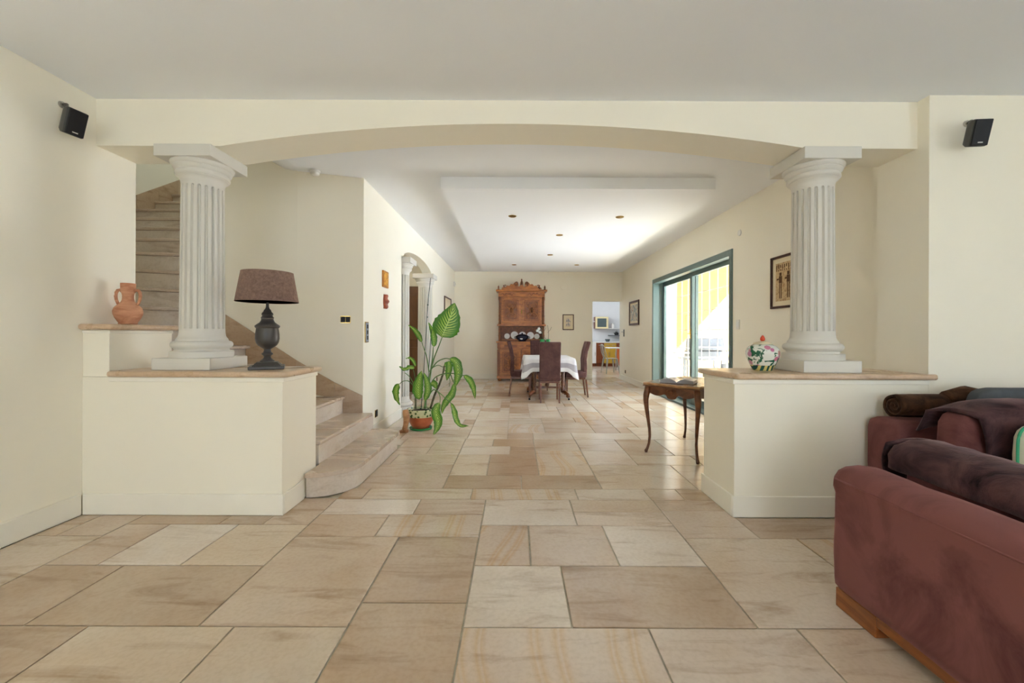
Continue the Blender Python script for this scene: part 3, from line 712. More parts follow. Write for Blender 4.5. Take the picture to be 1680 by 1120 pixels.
# ============================================================ WALL SPEAKERS
def speaker(label, wall, body, look, roll=0):
    """cube-ish satellite speaker on a ball-joint wall bracket"""
    t = thing('wall_speaker', label, 'speaker', body)
    f = Vector(look).normalized(); q = (-f).to_track_quat('Y', 'Z').to_matrix().to_4x4()   # local -Y looks into the room
    q = q @ Matrix.Rotation(roll, 4, 'Y')
    w, h, d = .050, .078, .040
    def P8(y, s): return [(-w * s, y, -h * s), (w * s, y, -h * s), (w * s, y, h * s), (-w * s, y, h * s)]
    def pl(m, name, mat, **k):
        m.v = [tuple(q @ Vector(v)) for v in m.v]; return m.build(name, mat, t, **k)
    vs = P8(-d + .012, 1) + P8(.0, .98) + P8(d * .7, .8) + P8(d, .62)
    fs = [(0, 1, 2, 3), (12, 13, 14, 15)] + [(i + 4 * k, (i + 1) % 4 + 4 * k, (i + 1) % 4 + 4 * k + 4, i + 4 * k + 4) for k in range(3) for i in range(4)]
    pl(MB().add(vs, fs), 'cabinet', 'speaker_body', bevel=.006)
    pl(MB().box(-w + .003, w - .003, -d, -d + .0115, -h + .003, h - .003), 'grille', 'speaker_grille', bevel=.005)
    pl(MB().box(-.014, .014, -d - .0012, -d - .0002, -h + .018, -h + .024), 'badge', 'white_plastic')
    wl = Vector(wall) - Vector(body); bk = q @ Vector((0, d, h * .35))
    n = Vector((1, 0, 0)) if abs(wall[0]) < 2.8 and wall[0] < 0 else Vector((0, -1, 0))
    MB().tube([wl + n * .0005, wl + n * .012], [.020, .018], 20).build('wall_plate', 'steel', t, smooth=True)
    MB().tube([wl + n * .0125, wl + n * .03, (wl + bk) / 2 + n * .01, bk], [.008, .012, .009, .010], 12).build('bracket_arm', 'speaker_body', t, smooth='all')
speaker('black wall speaker on the left cream wall above the clay jug', (-2.79, 2.54, 2.565), (-2.70, 2.52, 2.447), (1, -0.20, -0.32), 0)
speaker('black wall speaker on the right cream wall above the sofas', (2.895, 2.67, 2.535), (2.84, 2.56, 2.42), (-0.10, -1, -0.27), 0)

# ============================================================ SMALL WALL AND CEILING FITTINGS
def plate(name, label, cat, mat, lo, hi, inner=None):
    o = box(*[v for ab in zip(lo, hi) for v in ab]).build(name, mat, bevel=.002); tag(o, label, cat); return o
sd = thing('smoke_detector', 'round white smoke detector on the ceiling edge above the stair wall', 'detector', (-2.02, 4.155, CD))
MB().lathe([(.052, -.0005), (.054, -.012), (.05, -.02)], n=32).build('base', 'white_plastic', sd, smooth=True)
MB().lathe([(.046, -.0202), (.044, -.034), (.034, -.044), (.015, -.048)], n=32).build('cap', 'white_plastic', sd, smooth=True)
t = thing('light_switch', 'dark double light switch with brass rim on the beige stair wall', 'switch', (-1.765, wall_y(-1.765) - .001, 1.315), math.atan(.3))
box(-.049, .049, -.006, 0, -.037, .037).build('rim', 'brass', t, bevel=.002)
for s in (-.0235, .0235): box(s - .0225, s + .0225, -.012, -.0062, -.030, .030).build('rocker', 'black_plastic', t, bevel=.002)
t = thing('light_switch', 'tall dark metal switch plate on the white wall near its corner', 'switch', (XW, 4.44, 1.185))
box(.0005, .008, -.05, .05, -.11, .11).build('plate', 'brass', t, bevel=.002)
box(.0082, .012, -.042, .042, -.102, .102).build('cover', 'outdoor_grey', t, bevel=.002)
for z in (-.06, 0, .06): box(.0122, .018, -.014, .014, z - .02, z + .02).build('rocker', 'black_plastic', t, bevel=.002)
t = thing('icon_picture', 'small golden brown wooden picture, upper of two on white wall', 'picture', (XW, 5.05, 1.83))
box(.0005, .02, -.10, .10, -.10, .10).build('frame', 'wood_orange', t, bevel=.003)
box(.0202, .024, -.075, .075, -.078, .078).build('picture', 'print_icon', t)
t = thing('carved_mask', 'small red-brown carved wooden mask below the golden picture', 'mask', (XW, 5.06, 1.475))
rows = []
for i in range(11):
    v = i / 10; z = .17 * v; w = .055 * (0.75 + .35 * sin(pi * v) - (.25 if v < .12 else 0)); row = []
    for kk in range(9):
        u = kk / 8 * pi; bu = .045 * sin(u) * (1 + .25 * sin(v * 15)) * (.7 + .3 * sin(pi * v)); row.append((.0006 + bu, -w * cos(u), z))
    rows.append(row)
MB().grid(rows).build('face', 'wood_red', t, smooth='all')
box(.0005, .012, -.05, .05, -.001, .172).build('backing', 'wood_red', t, bevel=.003)
def socket(label, loc, ax):
    t = thing('wall_socket', label, 'socket', loc)
    a = (0.0005, .006, -.042, .042) if ax == 'x' else (-.006, -.0005, -.042, .042)
    box(*a, -.042, .042).build('rim', 'brass', t, bevel=.002)
    b = (.0062, .011, -.034, .034) if ax == 'x' else (-.011, -.0062, -.034, .034)
    box(*b, -.034, .034).build('cover', 'black_plastic', t, bevel=.002)
socket('dark wall socket low on the white wall left of the potted plant', (XW, 4.755, .255), 'x')
socket('dark wall socket low on the white wall beyond the arched opening', (XW, 8.42, .25), 'x')
socket('dark wall socket low beside the kitchen doorway', (XD, 10.4, .24), '-x')
t = thing('motion_sensor', 'small white motion sensor high in the far left corner', 'sensor', (XW, 10.62, 2.45))
box(.0005, .05, -.04, .04, -.06, .06).build('housing', 'white_plastic', t, bevel=.01)
box(.0502, .054, -.025, .025, -.03, .02).build('lens', 'white_ceramic', t, bevel=.002)
t = thing('wall_sensor', 'small round white cap on the right wall above the glass door', 'sensor', (XD, 5.11, 2.43))
MB().tube([(-.0005, 0, 0), (-.012, 0, 0)], [.04, .037], 28).build('cap', 'white_plastic', t, smooth=True)
t = thing('light_switch', 'white wall switch on the right wall beside the green door frame', 'switch', (XD, 5.14, 1.30))
box(-.009, -.0005, -.04, .04, -.06, .06).build('plate', 'white_plastic', t, bevel=.003)
box(-.014, -.0092, -.025, .025, -.035, .035).build('rocker', 'white_ceramic', t, bevel=.002)
t = thing('air_vent', 'faint round cream vent on the far wall right of the buffet', 'vent', (1.25, 10.8, 2.41))
MB().tube([(0, -.0005, 0), (0, -.01, 0)], [.08, .076], 32).build('cover', 'plaster_cream', t, smooth=True)
t = thing('latch_plate', 'small black latch plate on the right wall beside the kitchen doorway', 'latch', (XD, 10.55, 1.21))
box(-.012, -.0005, -.03, .03, -.09, .09).build('plate', 'black_plastic', t, bevel=.003)
MB().tube([(-.012, 0, .03), (-.05, 0, .03), (-.055, .07, .03)], .009, 8).build('lever', 'steel', t, smooth='all')
# recessed spots in the dropped panel
spots = [(-.047, 5.30, 'nearest left'), (1.33, 5.32, 'nearest right'), (.66, 6.30, 'centre, second row'), (.65, 7.87, 'centre, third row'), (-.04, 9.0, 'far left'), (1.32, 9.0, 'far right')]
for i, (x, y, w) in enumerate(spots):
    if i == 0:
        s0 = t = thing('ceiling_spotlight', '', 'light', (x, y, 2.68), group='recessed spots in the dropped ceiling panel')
        MB().lathe([(.034, -.0005), (.052, -.0005), (.052, -.004), (.046, -.008), (.034, -.008)], n=28).build('ring', 'brass', t, smooth=True)
        MB().lathe([(.001, -.003), (.033, -.003), (.033, -.0005)], n=20).build('lamp', 'spot_dark', t, smooth=True)
    else:
        t = s0.copy(); COL.objects.link(t); t.location = (x, y, 2.68)
        for chd in list(s0.children): q = chd.copy(); COL.objects.link(q); q.parent = t
    t['label'] = 'small brass recessed ceiling spotlight, ' + w + ' in the dropped panel'

# ============================================================ PICTURES
def picture(name, label, wall, a0, a1, z0, z1, mat, mw=.025, mat_w=.04, x=None, fmat='wood_frame', art=None):
    """wall 'x+': on the right wall facing -x; 'x-': on the left dining wall; 'y': on the far wall"""
    if wall == 'y': loc = ((a0 + a1) / 2, x, (z0 + z1) / 2)
    else: loc = (x, (a0 + a1) / 2, (z0 + z1) / 2)
    t = thing(name, label, 'picture', loc); w = (a1 - a0) / 2; h = (z1 - z0) / 2
    def bx(n, u0, u1, v0, v1, d0, d1, mt, par=t, bev=0):
        if wall == 'y': m = box(u0, u1, -d1, -d0, v0, v1)
        elif wall == 'x+': m = box(-d1, -d0, u0, u1, v0, v1)
        else: m = box(d0, d1, u0, u1, v0, v1)
        return m.build(n, mt, par, bevel=bev)
    fr = MB()
    for u0, u1, v0, v1 in ((-w, w, h - mw, h), (-w, w, -h, -h + mw), (-w, -w + mw, -h + mw, h - mw), (w - mw, w, -h + mw, h - mw)):
        bx('frame_rail', u0, u1, v0, v1, .0008, .026, fmat, t, .003)
    bx('mat_board', -w + mw, w - mw, -h + mw, h - mw, .002, .010, 'paper_mat')
    pr = bx('print', -w + mw + mat_w, w - mw - mat_w, -h + mw + mat_w, h - mw - mat_w, .0102, .0112, mat)
    if art: art(bx, w - mw - mat_w, h - mw - mat_w, pr)
def art_papyrus(bx, w, h, pr):
    # two standing figures in profile under bands of signs
    for k in range(9):
        u = -w + .02 + k * (2 * w - .04) / 8
        bx('ink_sign', u - .007, u + .007, h - .05 - .008 * (k % 3), h - .02, .0114, .0118, 'ink_brown')
        bx('ink_sign', u - .005, u + .006, h - .085, h - .065 - .006 * (k % 2), .0114, .0118, 'ink_brown')
    for c, s in ((.45 * w, 1), (-.4 * w, .9)):
        bx('ink_figure', c - .018, c + .018, h - .135, h - .10, .0114, .0118, 'ink_brown')
        bx('ink_figure', c - .026, c + .026, -h * .05, h - .137, .0114, .0118, 'ink_brown')
        bx('ink_figure', c - .020, c - .006, -h + .03, -h * .055, .0114, .0118, 'ink_brown')
        bx('ink_figure', c + .006, c + .020, -h + .03, -h * .055, .0114, .0118, 'ink_brown')
        bx('ink_figure', c + .028 * s, c + .062 * s, h * .12, h * .2, .0114, .0118, 'ink_brown')
def art_sketch(bx, w, h, pr):
    for v0, v1 in ((.02 * h, .75 * h), (-.75 * h, -.08 * h)):
        for k in range(5):
            u = -.6 * w + k * .3 * w
            bx('ink_figure', u - .012, u + .012, v0 + .02 * (k % 2), v1 - .03 * ((k + 1) % 3), .0114, .0118, 'book_cover')
picture('framed_papyrus', 'dark framed papyrus print of standing figures behind the right column', 'x+', 4.02, 4.46, 1.45, 1.995, 'print_papyrus', .024, .05, XD, art=art_papyrus)
picture('framed_painting', 'brown framed watercolour on the right wall near the kitchen doorway', 'x+', 9.25, 10.02, 1.39, 1.955, 'print_watercolour', .045, .05, XD)
picture('framed_drawing', 'small brown framed drawing on the far wall right of buffet', 'y', 1.222, 1.512, 1.285, 1.69, 'print_sketch', .02, .06, 10.8, art=art_sketch)
picture('framed_picture', 'thin dark framed picture on the left wall partly behind the plant leaf', 'x-', 9.22, 10.15, 1.45, 2.02, 'paper_mat', .03, .05, XW)

# ============================================================ BUFFET
b = thing('carved_buffet', 'tall carved oak two-tier buffet with scrolled pediment against the far wall', 'buffet', (.145, 10.30, 0))
WB = 'wood_buffet'; D = .47
def bb(n, x0, x1, ya, yb, z0, z1, mat=WB, par=b, bev=.004): return box(x0, x1, ya, yb, z0, z1).build(n, mat, par, bevel=bev)
for sx in (-1, 1): MB().lathe([(.03, .001), (.05, .02), (.05, .045), (.03, .06)], c=(sx * .54, .06, 0), n=16).build('foot', 'wood_carving', b, smooth=True)
bb('plinth', -.61, .61, 0, D, .06, .13); bb('lower_carcass', -.58, .58, .03, D, .131, .80); bb('drawer_frieze', -.59, .59, .015, D, .801, .955); bb('counter', -.63, .63, -.02, D, .956, .99, bev=.01)
for sx in (-1, 1):
    for z0, z1 in ((.14, .79), (.81, .945)): bb('pilaster', sx * .57 - .03, sx * .57 + .03, -.004, .03 if z0 < .5 else .0148, z0, z1, 'wood_carving')
def panel_door(x0, x1, z0, z1, yf, carve):
    d = bb('door', x0, x1, yf, yf + .028, z0, z1)
    i = .055
    for (a0, a1, c0, c1) in ((x0 + i, x1 - i, z0 + i, z0 + i + .014), (x0 + i, x1 - i, z1 - i - .014, z1 - i), (x0 + i, x0 + i + .014, z0 + i, z1 - i), (x1 - i - .014, x1 - i, z0 + i, z1 - i)):
        bb('moulding', a0, a1, yf - .010, yf - .0005, c0, c1, 'wood_carving', d, .003)
    bb('carved_field', x0 + .085, x1 - .085, yf - .003, yf - .0004, z0 + .085, z1 - .085, 'wood_carving', d, 0)
    cx, cz = (x0 + x1) / 2, (z0 + z1) / 2; h = (z1 - z0) / 2 - .11; w = (x1 - x0) / 2 - .10
    m = MB()
    for s in (-1, 1):                                  # scrolled foliage round a central motif
        for t_ in (-1, 1):
            pts = [(cx + s * w * (.15 + .75 * sin(u * 2.6)), yf - .004, cz + t_ * h * (.12 + .85 * u)) for u in [q / 12 for q in range(13)]]
            m.tube(pts, [.004 + .006 * sin(pi * q / 12) for q in range(13)], 6)
            pts = [(cx + s * (.25 * w + .35 * w * cos(a)), yf - .004, cz + t_ * (.5 * h + .22 * h * sin(a))) for a in [q * 5.2 / 10 for q in range(11)]]
            m.tube(pts, .006, 6)
        for q in range(5):
            a = R(-60 + 30 * q); m.tube([(cx + s * .02, yf - .003, cz), (cx + s * w * .6 * cos(a), yf - .006, cz + h * .32 * sin(a))], [.010, .003], 6)
    stuff(m.build('carved_foliage', 'wood_buffet', d, smooth='all'))
    MB().lathe([(.001, -.07), (.022, -.045), (.036, 0), (.03, .035), (.018, .06), (.001, .075)], c=(cx, yf - .001, cz), n=14).build('carved_urn', 'wood_carving', d, smooth='all')
    return d
panel_door(-.53, -.02, .16, .78, .0, 1); panel_door(.02, .53, .16, .78, .0, 1)
bb('centre_stile', -.019, .019, .004, .0295, .16, .78, 'wood_carving')
for x0, x1 in ((-.52, -.02), (.02, .52)):
    dw = bb('drawer', x0, x1, -.006, .0145, .825, .935)
    bb('carved_motif', (x0 + x1) / 2 - .16, (x0 + x1) / 2 + .16, -.014, -.0065, .855, .905, 'wood_carving', dw, .01)
    MB().tube([((x0 + x1) / 2, -.0145, .88), ((x0 + x1) / 2, -.03, .88)], [.01, .016], 12).build('knob', 'brass', dw, smooth=True)
# open niche
bb('niche_back', -.56, .56, D - .03, D, .991, 1.375, 'wood_carving'); bb('niche_shelf', -.50, .50, .33, D - .031, 1.01, 1.045)
for sx in (-1, 1):
    MB().lathe([(.03, .991), (.03, 1.02), (.018, 1.04), (.026, 1.08), (.034, 1.13), (.024, 1.19), (.018, 1.22), (.028, 1.27), (.02, 1.32), (.032, 1.35), (.032, 1.376)], c=(sx * .55, .14, 0), n=18).build('turned_post', 'wood_carving', b, smooth=True)
    bb('niche_side', sx * .57 - .012, sx * .57 + .012, .20, D - .031, .991, 1.375)
bb('upper_base', -.61, .61, .05, D, 1.377, 1.415); bb('upper_carcass', -.57, .57, .09, D, 1.4155, 2.105); bb('frieze', -.58, .58, .075, D, 2.106, 2.235)
bb('cornice', -.64, .64, .03, D, 2.236, 2.285, bev=.012)
for x in (-.34, .34): 
    m = MB()
    for s in (-1, 1):
        m.tube([(x + s * (.02 + .2 * q / 14), .072, 2.17 + .028 * sin(q * .9)) for q in range(15)], [.011 * (1 - q / 18) for q in range(15)], 6)
    stuff(m.build('carved_scroll', 'wood_carving', b, smooth='all'))
for x0, x1 in ((-.50, -.02), (.02, .50)): d = panel_door(x0, x1, 1.45, 2.08, .06, 1); 
MB().lathe([(.012, -.04), (.012, .04)], c=(0.0, .048, 1.73), n=10).build('door_catch', 'brass', b, smooth=True)
for sx in (-1, 1):
    MB().lathe([(.03, 1.416), (.03, 1.45), (.02, 1.47), (.026, 1.52), (.022, 1.60), (.028, 1.62), (.022, 1.65), (.02, 2.0), (.03, 2.04), (.03, 2.10)], c=(sx * .55, .062, 0), n=18).build('turned_pilaster', 'wood_carving', b, smooth=True)
    MB().lathe([(.022, 2.286), (.026, 2.30), (.012, 2.32), (.022, 2.345), (.012, 2.37), (.002, 2.395)], c=(sx * .58, .08, 0), n=14).build('corner_finial', 'wood_carving', b, smooth=True)
# pediment: stepped ogee board with two scrolls and central finial
pd = []
for i in range(25):
    u = i / 24; x = -.50 + .36 * u; z = 2.30 + .03 * sin(u * 12) ** 2 + .13 * (u ** 1.3) + .02
    pd.append((x, z))
pd = [(-.50, 2.286)] + pd + [(-.13, 2.46), (-.09, 2.45), (-.075, 2.40), (-.10, 2.375), (-.06, 2.36), (-.04, 2.38), (-.035, 2.46), (-.02, 2.48)]
pd = pd + [(-x, z) for x, z in pd[::-1]]
MB().prism(pd, .06, .09, 'y').build('pediment', WB, b)
for s in (-1, 1):
    pts = [(s * (.12 + (.055 - .0028 * q) * cos(q * .42 - 1.2)), .055, 2.435 + (.055 - .0028 * q) * sin(q * .42 - 1.2)) for q in range(17)]
    MB().tube(pts, [.014] * 8 + [.010] * 9, 8).build('scroll', 'wood_carving', b, smooth='all')
    MB().tube([(s * .46, .055, 2.30), (s * .43, .055, 2.35), (s * .45, .055, 2.385), (s * .41, .055, 2.40), (s * .38, .055, 2.37)], [.016, .024, .018, .012, .006], 8).build('carved_bird', 'wood_carving', b, smooth='all')
MB().lathe([(.03, 2.40), (.034, 2.42), (.018, 2.44), (.03, 2.47), (.02, 2.50), (.012, 2.51), (.022, 2.53), (.002, 2.56)], c=(0, .06, 0), n=14).build('centre_finial', 'wood_carving', b, smooth=True)
# plates on the niche shelf and tureen on the counter
for i, (px, r, w) in enumerate([(-.366, .072, 'small plate at the left end'), (-.175, .098, 'large plate second from left'), (.03, .095, 'middle plate behind the tureen'), (.235, .092, 'large plate second from right'), (.40, .070, 'small plate at the right end')]):
    t = thing('painted_plate', 'white round painted plate in buffet niche, ' + w, 'plate', (.145 + px, 10.655, 1.0465), group='plates standing in the buffet niche')
    t.rotation_euler.x = R(-8)
    def disc(m, r0, r1, y): return m
    m = MB(); prof = [(r, -.010), (r * .98, -.012), (r * .66, -.004), (r * .60, -.001), (0.002, -.001), (0.002, .004), (r * .55, .005), (r, -.006)]
    m.lathe(prof, n=30); m.v = [(x, z_ - 0.0, y + r) for x, y, z_ in m.v]; m.build('plate_body', 'white_ceramic', t, smooth=True)
    m = MB()
    for q in range(6):
        a = q * pi / 3 + .3; m.tube([(.05 * r, -.003, r), (r * .4 * cos(a), -.004, r + r * .4 * sin(a))], [r * .05, r * .09], 6)
    stuff(m.build('painted_motif', 'outdoor_grey', t))
t = thing('soup_tureen', 'dark navy oval tureen with lid and white decoration on the buffet counter', 'tureen', (.165, 10.42, .991))
o = MB().lathe([(.09, 0), (.10, .01), (.085, .02), (.13, .05), (.155, .09), (.16, .11), (.165, .115)], n=32).build('bowl', 'navy_enamel', t, smooth=True); o.scale.y = .62
o = MB().lathe([(.17, .1155), (.165, .125), (.13, .155), (.07, .175), (.02, .182), (.014, .19), (.022, .205), (.002, .215)], n=32).build('lid', 'navy_enamel', t, smooth=True); o.scale.y = .62
for s in (-1, 1): MB().tube([(s * .15, 0, .10), (s * .19, 0, .115), (s * .20, 0, .09), (s * .15, 0, .07)], .009, 8).build('handle', 'navy_enamel', t, smooth='all')
o = MB().lathe([(.001, -.022), (.03, -.012), (.04, .004), (.02, .02), (.001, .03)], c=(0, 0, 0), n=16).build('decoration', 'white_ceramic', t, smooth='all', loc=(-.02, -.080, .065)); o.scale.y = .35

# ============================================================ DINING TABLE, CLOTH, CHAIRS
tt = thing('dining_table', 'old carved wooden dining table on turned legs under the white cloth', 'table', (.60, 7.86, 0))
box(-.43, .43, -.63, .63, .715, .742).build('tabletop', 'wood_table', tt, bevel=.006)
box(-.30, .30, -.46, .46, .62, .714).build('apron', 'wood_carving', tt, bevel=.004)
lp_ = [(.028, .12), (.036, .14), (.036, .20), (.022, .22), (.034, .26)] + [(.030 + .008 * (q % 2), .28 + .028 * q) for q in range(9)] + [(.024, .54), (.038, .57), (.038, .6195)]
for sx in (-1, 1):
    for sy in (-1, 1):
        MB().lathe(lp_, c=(sx * .255, sy * .36, 0), n=16).build('leg', 'wood_table', tt, smooth='all')
        MB().tube([(sx * .255, sy * .36, .13), (sx * .30, sy * .42, .13), (sx * .34, sy * .47, .09), (sx * .35, sy * .49, .045)], [.034, .032, .03, .026], 10).build('scrolled_foot', 'wood_carving', tt, smooth='all')
        MB().tube([(sx * .335, sy * .49, .019), (sx * .365, sy * .49, .019)], .018, 14).build('caster', 'black_plastic', tt, smooth=True)
    box(sx * .255 - .02, sx * .255 + .02, -.33, .33, .145, .185).build('stretcher', 'wood_table', tt, bevel=.004)
box(-.234, .234, -.02, .02, .148, .186).build('stretcher', 'wood_table', tt, bevel=.004)
for sy in (-.17, .17): MB().lathe([(.03, .187), (.02, .22), (.034, .28), (.022, .36), (.03, .44), (.022, .52), (.034, .60), (.034, .6195)], c=(0, sy, 0), n=16).build('centre_post', 'wood_table', tt, smooth='all')

# cloth: top, then drop, longer and folded at the corners
def cloth():
    hx, hy, z = .442, .642, .7465; rows = []; n = 96
    us = []
    for i in range(n):
        t = i / n * 4; side = int(t); f = t - side
        c = [(-hx, -hy), (hx, -hy), (hx, hy), (-hx, hy)]
        a, b_ = c[side], c[(side + 1) % 4]
        us.append((a[0] + (b_[0] - a[0]) * f, a[1] + (b_[1] - a[1]) * f, side, f))
    prof = [0, .3, .62, .85, 1.0]
    for s in prof:                      # from centre to edge
        rows.append([(x * s, y * s, z + .002 * noise.noise(Vector((x * s * 9, y * s * 9, 0)))) for x, y, sd_, f in us])
    for k in range(1, 9):
        q = k / 8; row = []
        for x, y, sd_, f in us:
            cr = max(0, 1 - min(f, 1 - f) / .16)                # 1 at a corner
            drop = (.225 + .14 * cr ** 1.3) * q
            nx, ny = ((0, -1), (1, 0), (0, 1), (-1, 0))[sd_]
            if min(f, 1 - f) < .004: nx, ny = (math.copysign(.707, x), math.copysign(.707, y))
            wav = .010 * sin(f * 38 + sd_ * 2) * q * (1 - cr)
            out = .008 + .055 * q * (.35 + cr * .9) + wav
            row.append((x + nx * out, y + ny * out, z - drop - .002))
        rows.append(row)
    m = MB(); m.grid(rows, True); me_o = m.build('tablecloth', 'tablecloth_fabric', None, smooth='all', loc=(.60, 7.86, 0), solid=.002)
    me = me_o.data; uv = me.uv_layers.new(name='UVMap'); nr = len(rows)
    rowv = [0, .12, .25, .34, .4] + [.4 + .6 * k / 8 for k in range(1, 9)]
    for l in me.loops: uv.data[l.index].uv = (rowv[l.vertex_index // n], (l.vertex_index % n) / n)
    tag(me_o, 'white tablecloth with a grey woven band draped over the dining table', 'tablecloth')
cloth()

def chair_meshes(t, W2=.18):
    S = 'chair_suede'
    rows = []
    prof = [(-.055, .40), (-.058, .55), (-.052, .70), (-.075, .85), (-.118, 1.0), (-.126, 1.035)]    # back of backrest: y, z
    th = .065
    m = MB(); vs = []; ring = []
    for y, z in prof:
        m_ = [(-W2, y, z), (W2, y, z), (W2, y + th, z + .008), (-W2, y + th, z + .008)]; rows.append(m_)
    m.grid(rows, True); m.f.append((0, 1, 2, 3)); n = len(m.v); m.f.append((n - 4, n - 3, n - 2, n - 1))
    m.build('backrest', S, t, bevel=.014)
    MB().tube([(-.001, y - .0012, z) for y, z in prof[:-1]], .003, 6).build('seam', S, t)
    box(-W2 - .005, W2 + .005, -.05, .345, .37, .478).build('seat', S, t, bevel=.02)
    box(-W2 + .01, W2 - .01, -.03, .33, .335, .369).build('seat_rail', 'wood_chair', t, bevel=.003)
    for sx in (-1, 1):
        x = sx * (W2 - .022)
        MB().prism([(x - .017, .0), (x + .017, .0), (x + .017, .0341), (x - .017, .0341)], 0, 1).v
        m = MB(); q = [(-.055, .334), (-.020, .334), (-.065, .0), (-.090, .0)]
        m.add([(x - .016, q[0][0], .334), (x + .016, q[0][0], .334), (x + .016, q[1][0], .334), (x - .016, q[1][0], .334), (x - .012, q[3][0], 0.001), (x + .012, q[3][0], 0.001), (x + .012, q[2][0], 0.001), (x - .012, q[2][0], 0.001)],
              [(0, 1, 2, 3), (4, 5, 6, 7), (0, 1, 5, 4), (1, 2, 6, 5), (2, 3, 7, 6), (3, 0, 4, 7)]).build('leg', 'wood_chair', t, bevel=.003)
        m = MB(); m.add([(x - .017, .295, .334), (x + .017, .295, .334), (x + .017, .33, .334), (x - .017, .33, .334), (x - .012, .302, .001), (x + .012, .302, .001), (x + .012, .328, .001), (x - .012, .328, .001)],
              [(0, 1, 2, 3), (4, 5, 6, 7), (0, 1, 5, 4), (1, 2, 6, 5), (2, 3, 7, 6), (3, 0, 4, 7)]).build('leg', 'wood_chair', t, bevel=.003)
cs = [(.59, 7.12, 0, 'brown high-backed dining chair seen from behind at the near end'),
      (-.04, 7.96, -pi / 2, 'brown high-backed dining chair on the left side of the table'),
      (1.27, 7.86, pi / 2 , 'brown high-backed dining chair on the right side of the table'),
      (.50, 8.92, pi, 'brown high-backed dining chair at the far end of the table')]
for i, (x, y, rz, lab) in enumerate(cs):
    if i == 0:
        c0 = t = thing('dining_chair', lab, 'chair', (x, y, 0), rz, 'suede chairs round the dining table'); chair_meshes(t)
    else:
        t = c0.copy(); COL.objects.link(t); t.location = (x, y, 0); t.rotation_euler.z = rz; t['label'] = lab
        for chd in list(c0.children): q = chd.copy(); COL.objects.link(q); q.parent = t
# planters with orchids on the table
def orchid(x, y, lab, h, r):
    t = thing('orchid_pot', lab, 'plant', (x, y, .7505))
    MB().lathe([(r * .75, 0), (r * .8, .01), (r, .32), (r * .93, .32), (r * .9, .27)], n=20).build('pot', 'green_glaze', t, smooth=True)
    MB().lathe([(.001, .275), (r * .88, .275), (r * .88, .295), (.001, .30)], n=14).build('soil', 'soil', t)
    MB().tube([(0, 0, .28), (.008, 0, h * .7), (-.01, 0, h)], .004, 6).build('stem', 'cane_brown', t, smooth='all')
    MB().tube([(-.01, 0, h * .75), (.04, 0, h * .85), (.07, 0, h * .95)], .003, 6).build('stem', 'cane_brown', t, smooth='all')
    return t
t = orchid(.535, 8.30, 'tall green vase with white orchid on the dining table', .58, .05)
for k, (dx, dz) in enumerate([(-.05, .46), (-.10, .49), (-.07, .53)]):
    m = MB()
    for q in range(5):
        a = 2 * pi * q / 5; m.tube([(dx, -.01, dz), (dx + .028 * cos(a), -.014, dz + .028 * sin(a))], [.006, .015], 6)
    m.tube([(-.005, 0, dz - .03), (dx, 0, dz)], .002, 5)
    m.build('flower', 'petal_white', t, smooth='all')
for s in (-1, 1):
    MB().grid([[(s * .06 * u + .0, v * .02 - .0, .31 + .05 * sin(u * 2.4)) for v in (-1, 0, 1)] for u in [0, .25, .5, .75, 1, 1.2]]).build('leaf', 'green_glaze', t, smooth='all', solid=.003)
orchid(.65, 8.28, 'slim green vase with a bare twig on the dining table', .60, .04)

# ============================================================ OCCASIONAL TABLE WITH BOOK
A = Vector((1.32, 4.13)); B = Vector((1.655, 3.77)); Cc = Vector((1.86, 4.75))
u = (B - A).normalized(); v = Vector((-u.y, u.x)); ang = math.atan2(u.y, u.x)
Lx = (B - A).length; Ly = (Cc - A).dot(v)
ct = (A + B) / 2 + v * Ly / 2
ot = thing('side_table', 'small wooden table with cabriole legs and scalloped apron before the glass door', 'table', (ct.x, ct.y, 0), ang)
hx, hy = Lx / 2, Ly / 2
def scalloped(hx, hy, n=14):
    pts = []
    for (x0, y0, x1, y1) in ((-hx, -hy, hx, -hy), (hx, -hy, hx, hy), (hx, hy, -hx, hy), (-hx, hy, -hx, -hy)):
        d = Vector((x1 - x0, y1 - y0)); nn = Vector((d.y, -d.x)).normalized()
        for i in range(n):
            f = i / n; bow = .022 * sin(pi * f) * (1 if .12 < f < .88 else .3)
            pts.append((x0 + d.x * f + nn.x * bow, y0 + d.y * f + nn.y * bow))
    return pts
MB().prism(scalloped(hx + .035, hy + .035), .675, .70).build('tabletop', 'wood_tabletop', ot, bevel=.008)
MB().prism(scalloped(hx + .037, hy + .037), .664, .6745).build('edge_moulding', 'wood_table', ot, bevel=.004)
def apron(length, horiz, s):
    pts = [(-length / 2, .663)]; n = 24; low = []
    for i in range(n + 1):
        f = i / n; x = -length / 2 + length * f
        z = .595 - .02 * abs(sin(3 * pi * f)) - (.022 if .38 < f < .62 else 0)
        low.append((x, z))
    poly = low + [(length / 2, .663), (-length / 2, .663)]
    m = MB().prism(poly, s - .011, s + .011, 'y' if horiz else 'x'); 
    o = m.build('apron', 'wood_table', ot, bevel=.003)
    return o
for s in (-1, 1):
    a = apron(Lx - .05, True, s * (hy - .005)); apron(Ly - .05, False, s * (hx - .005))
    m = MB()
    for q in range(5):
        an = R(50 + 20 * q); m.tube([(0, s * (hy + .010), .60), (.04 * cos(an), s * (hy + .012), .60 + .045 * sin(an))], [.004, .008], 6)
    m.tube([(.05 * cos(R(a_)), s * (hy + .009), .612 + .04 * sin(R(a_))) for a_ in range(0, 361, 30)], .005, 6)
    stuff(m.build('carved_shell', 'wood_carving', ot, smooth='all'))
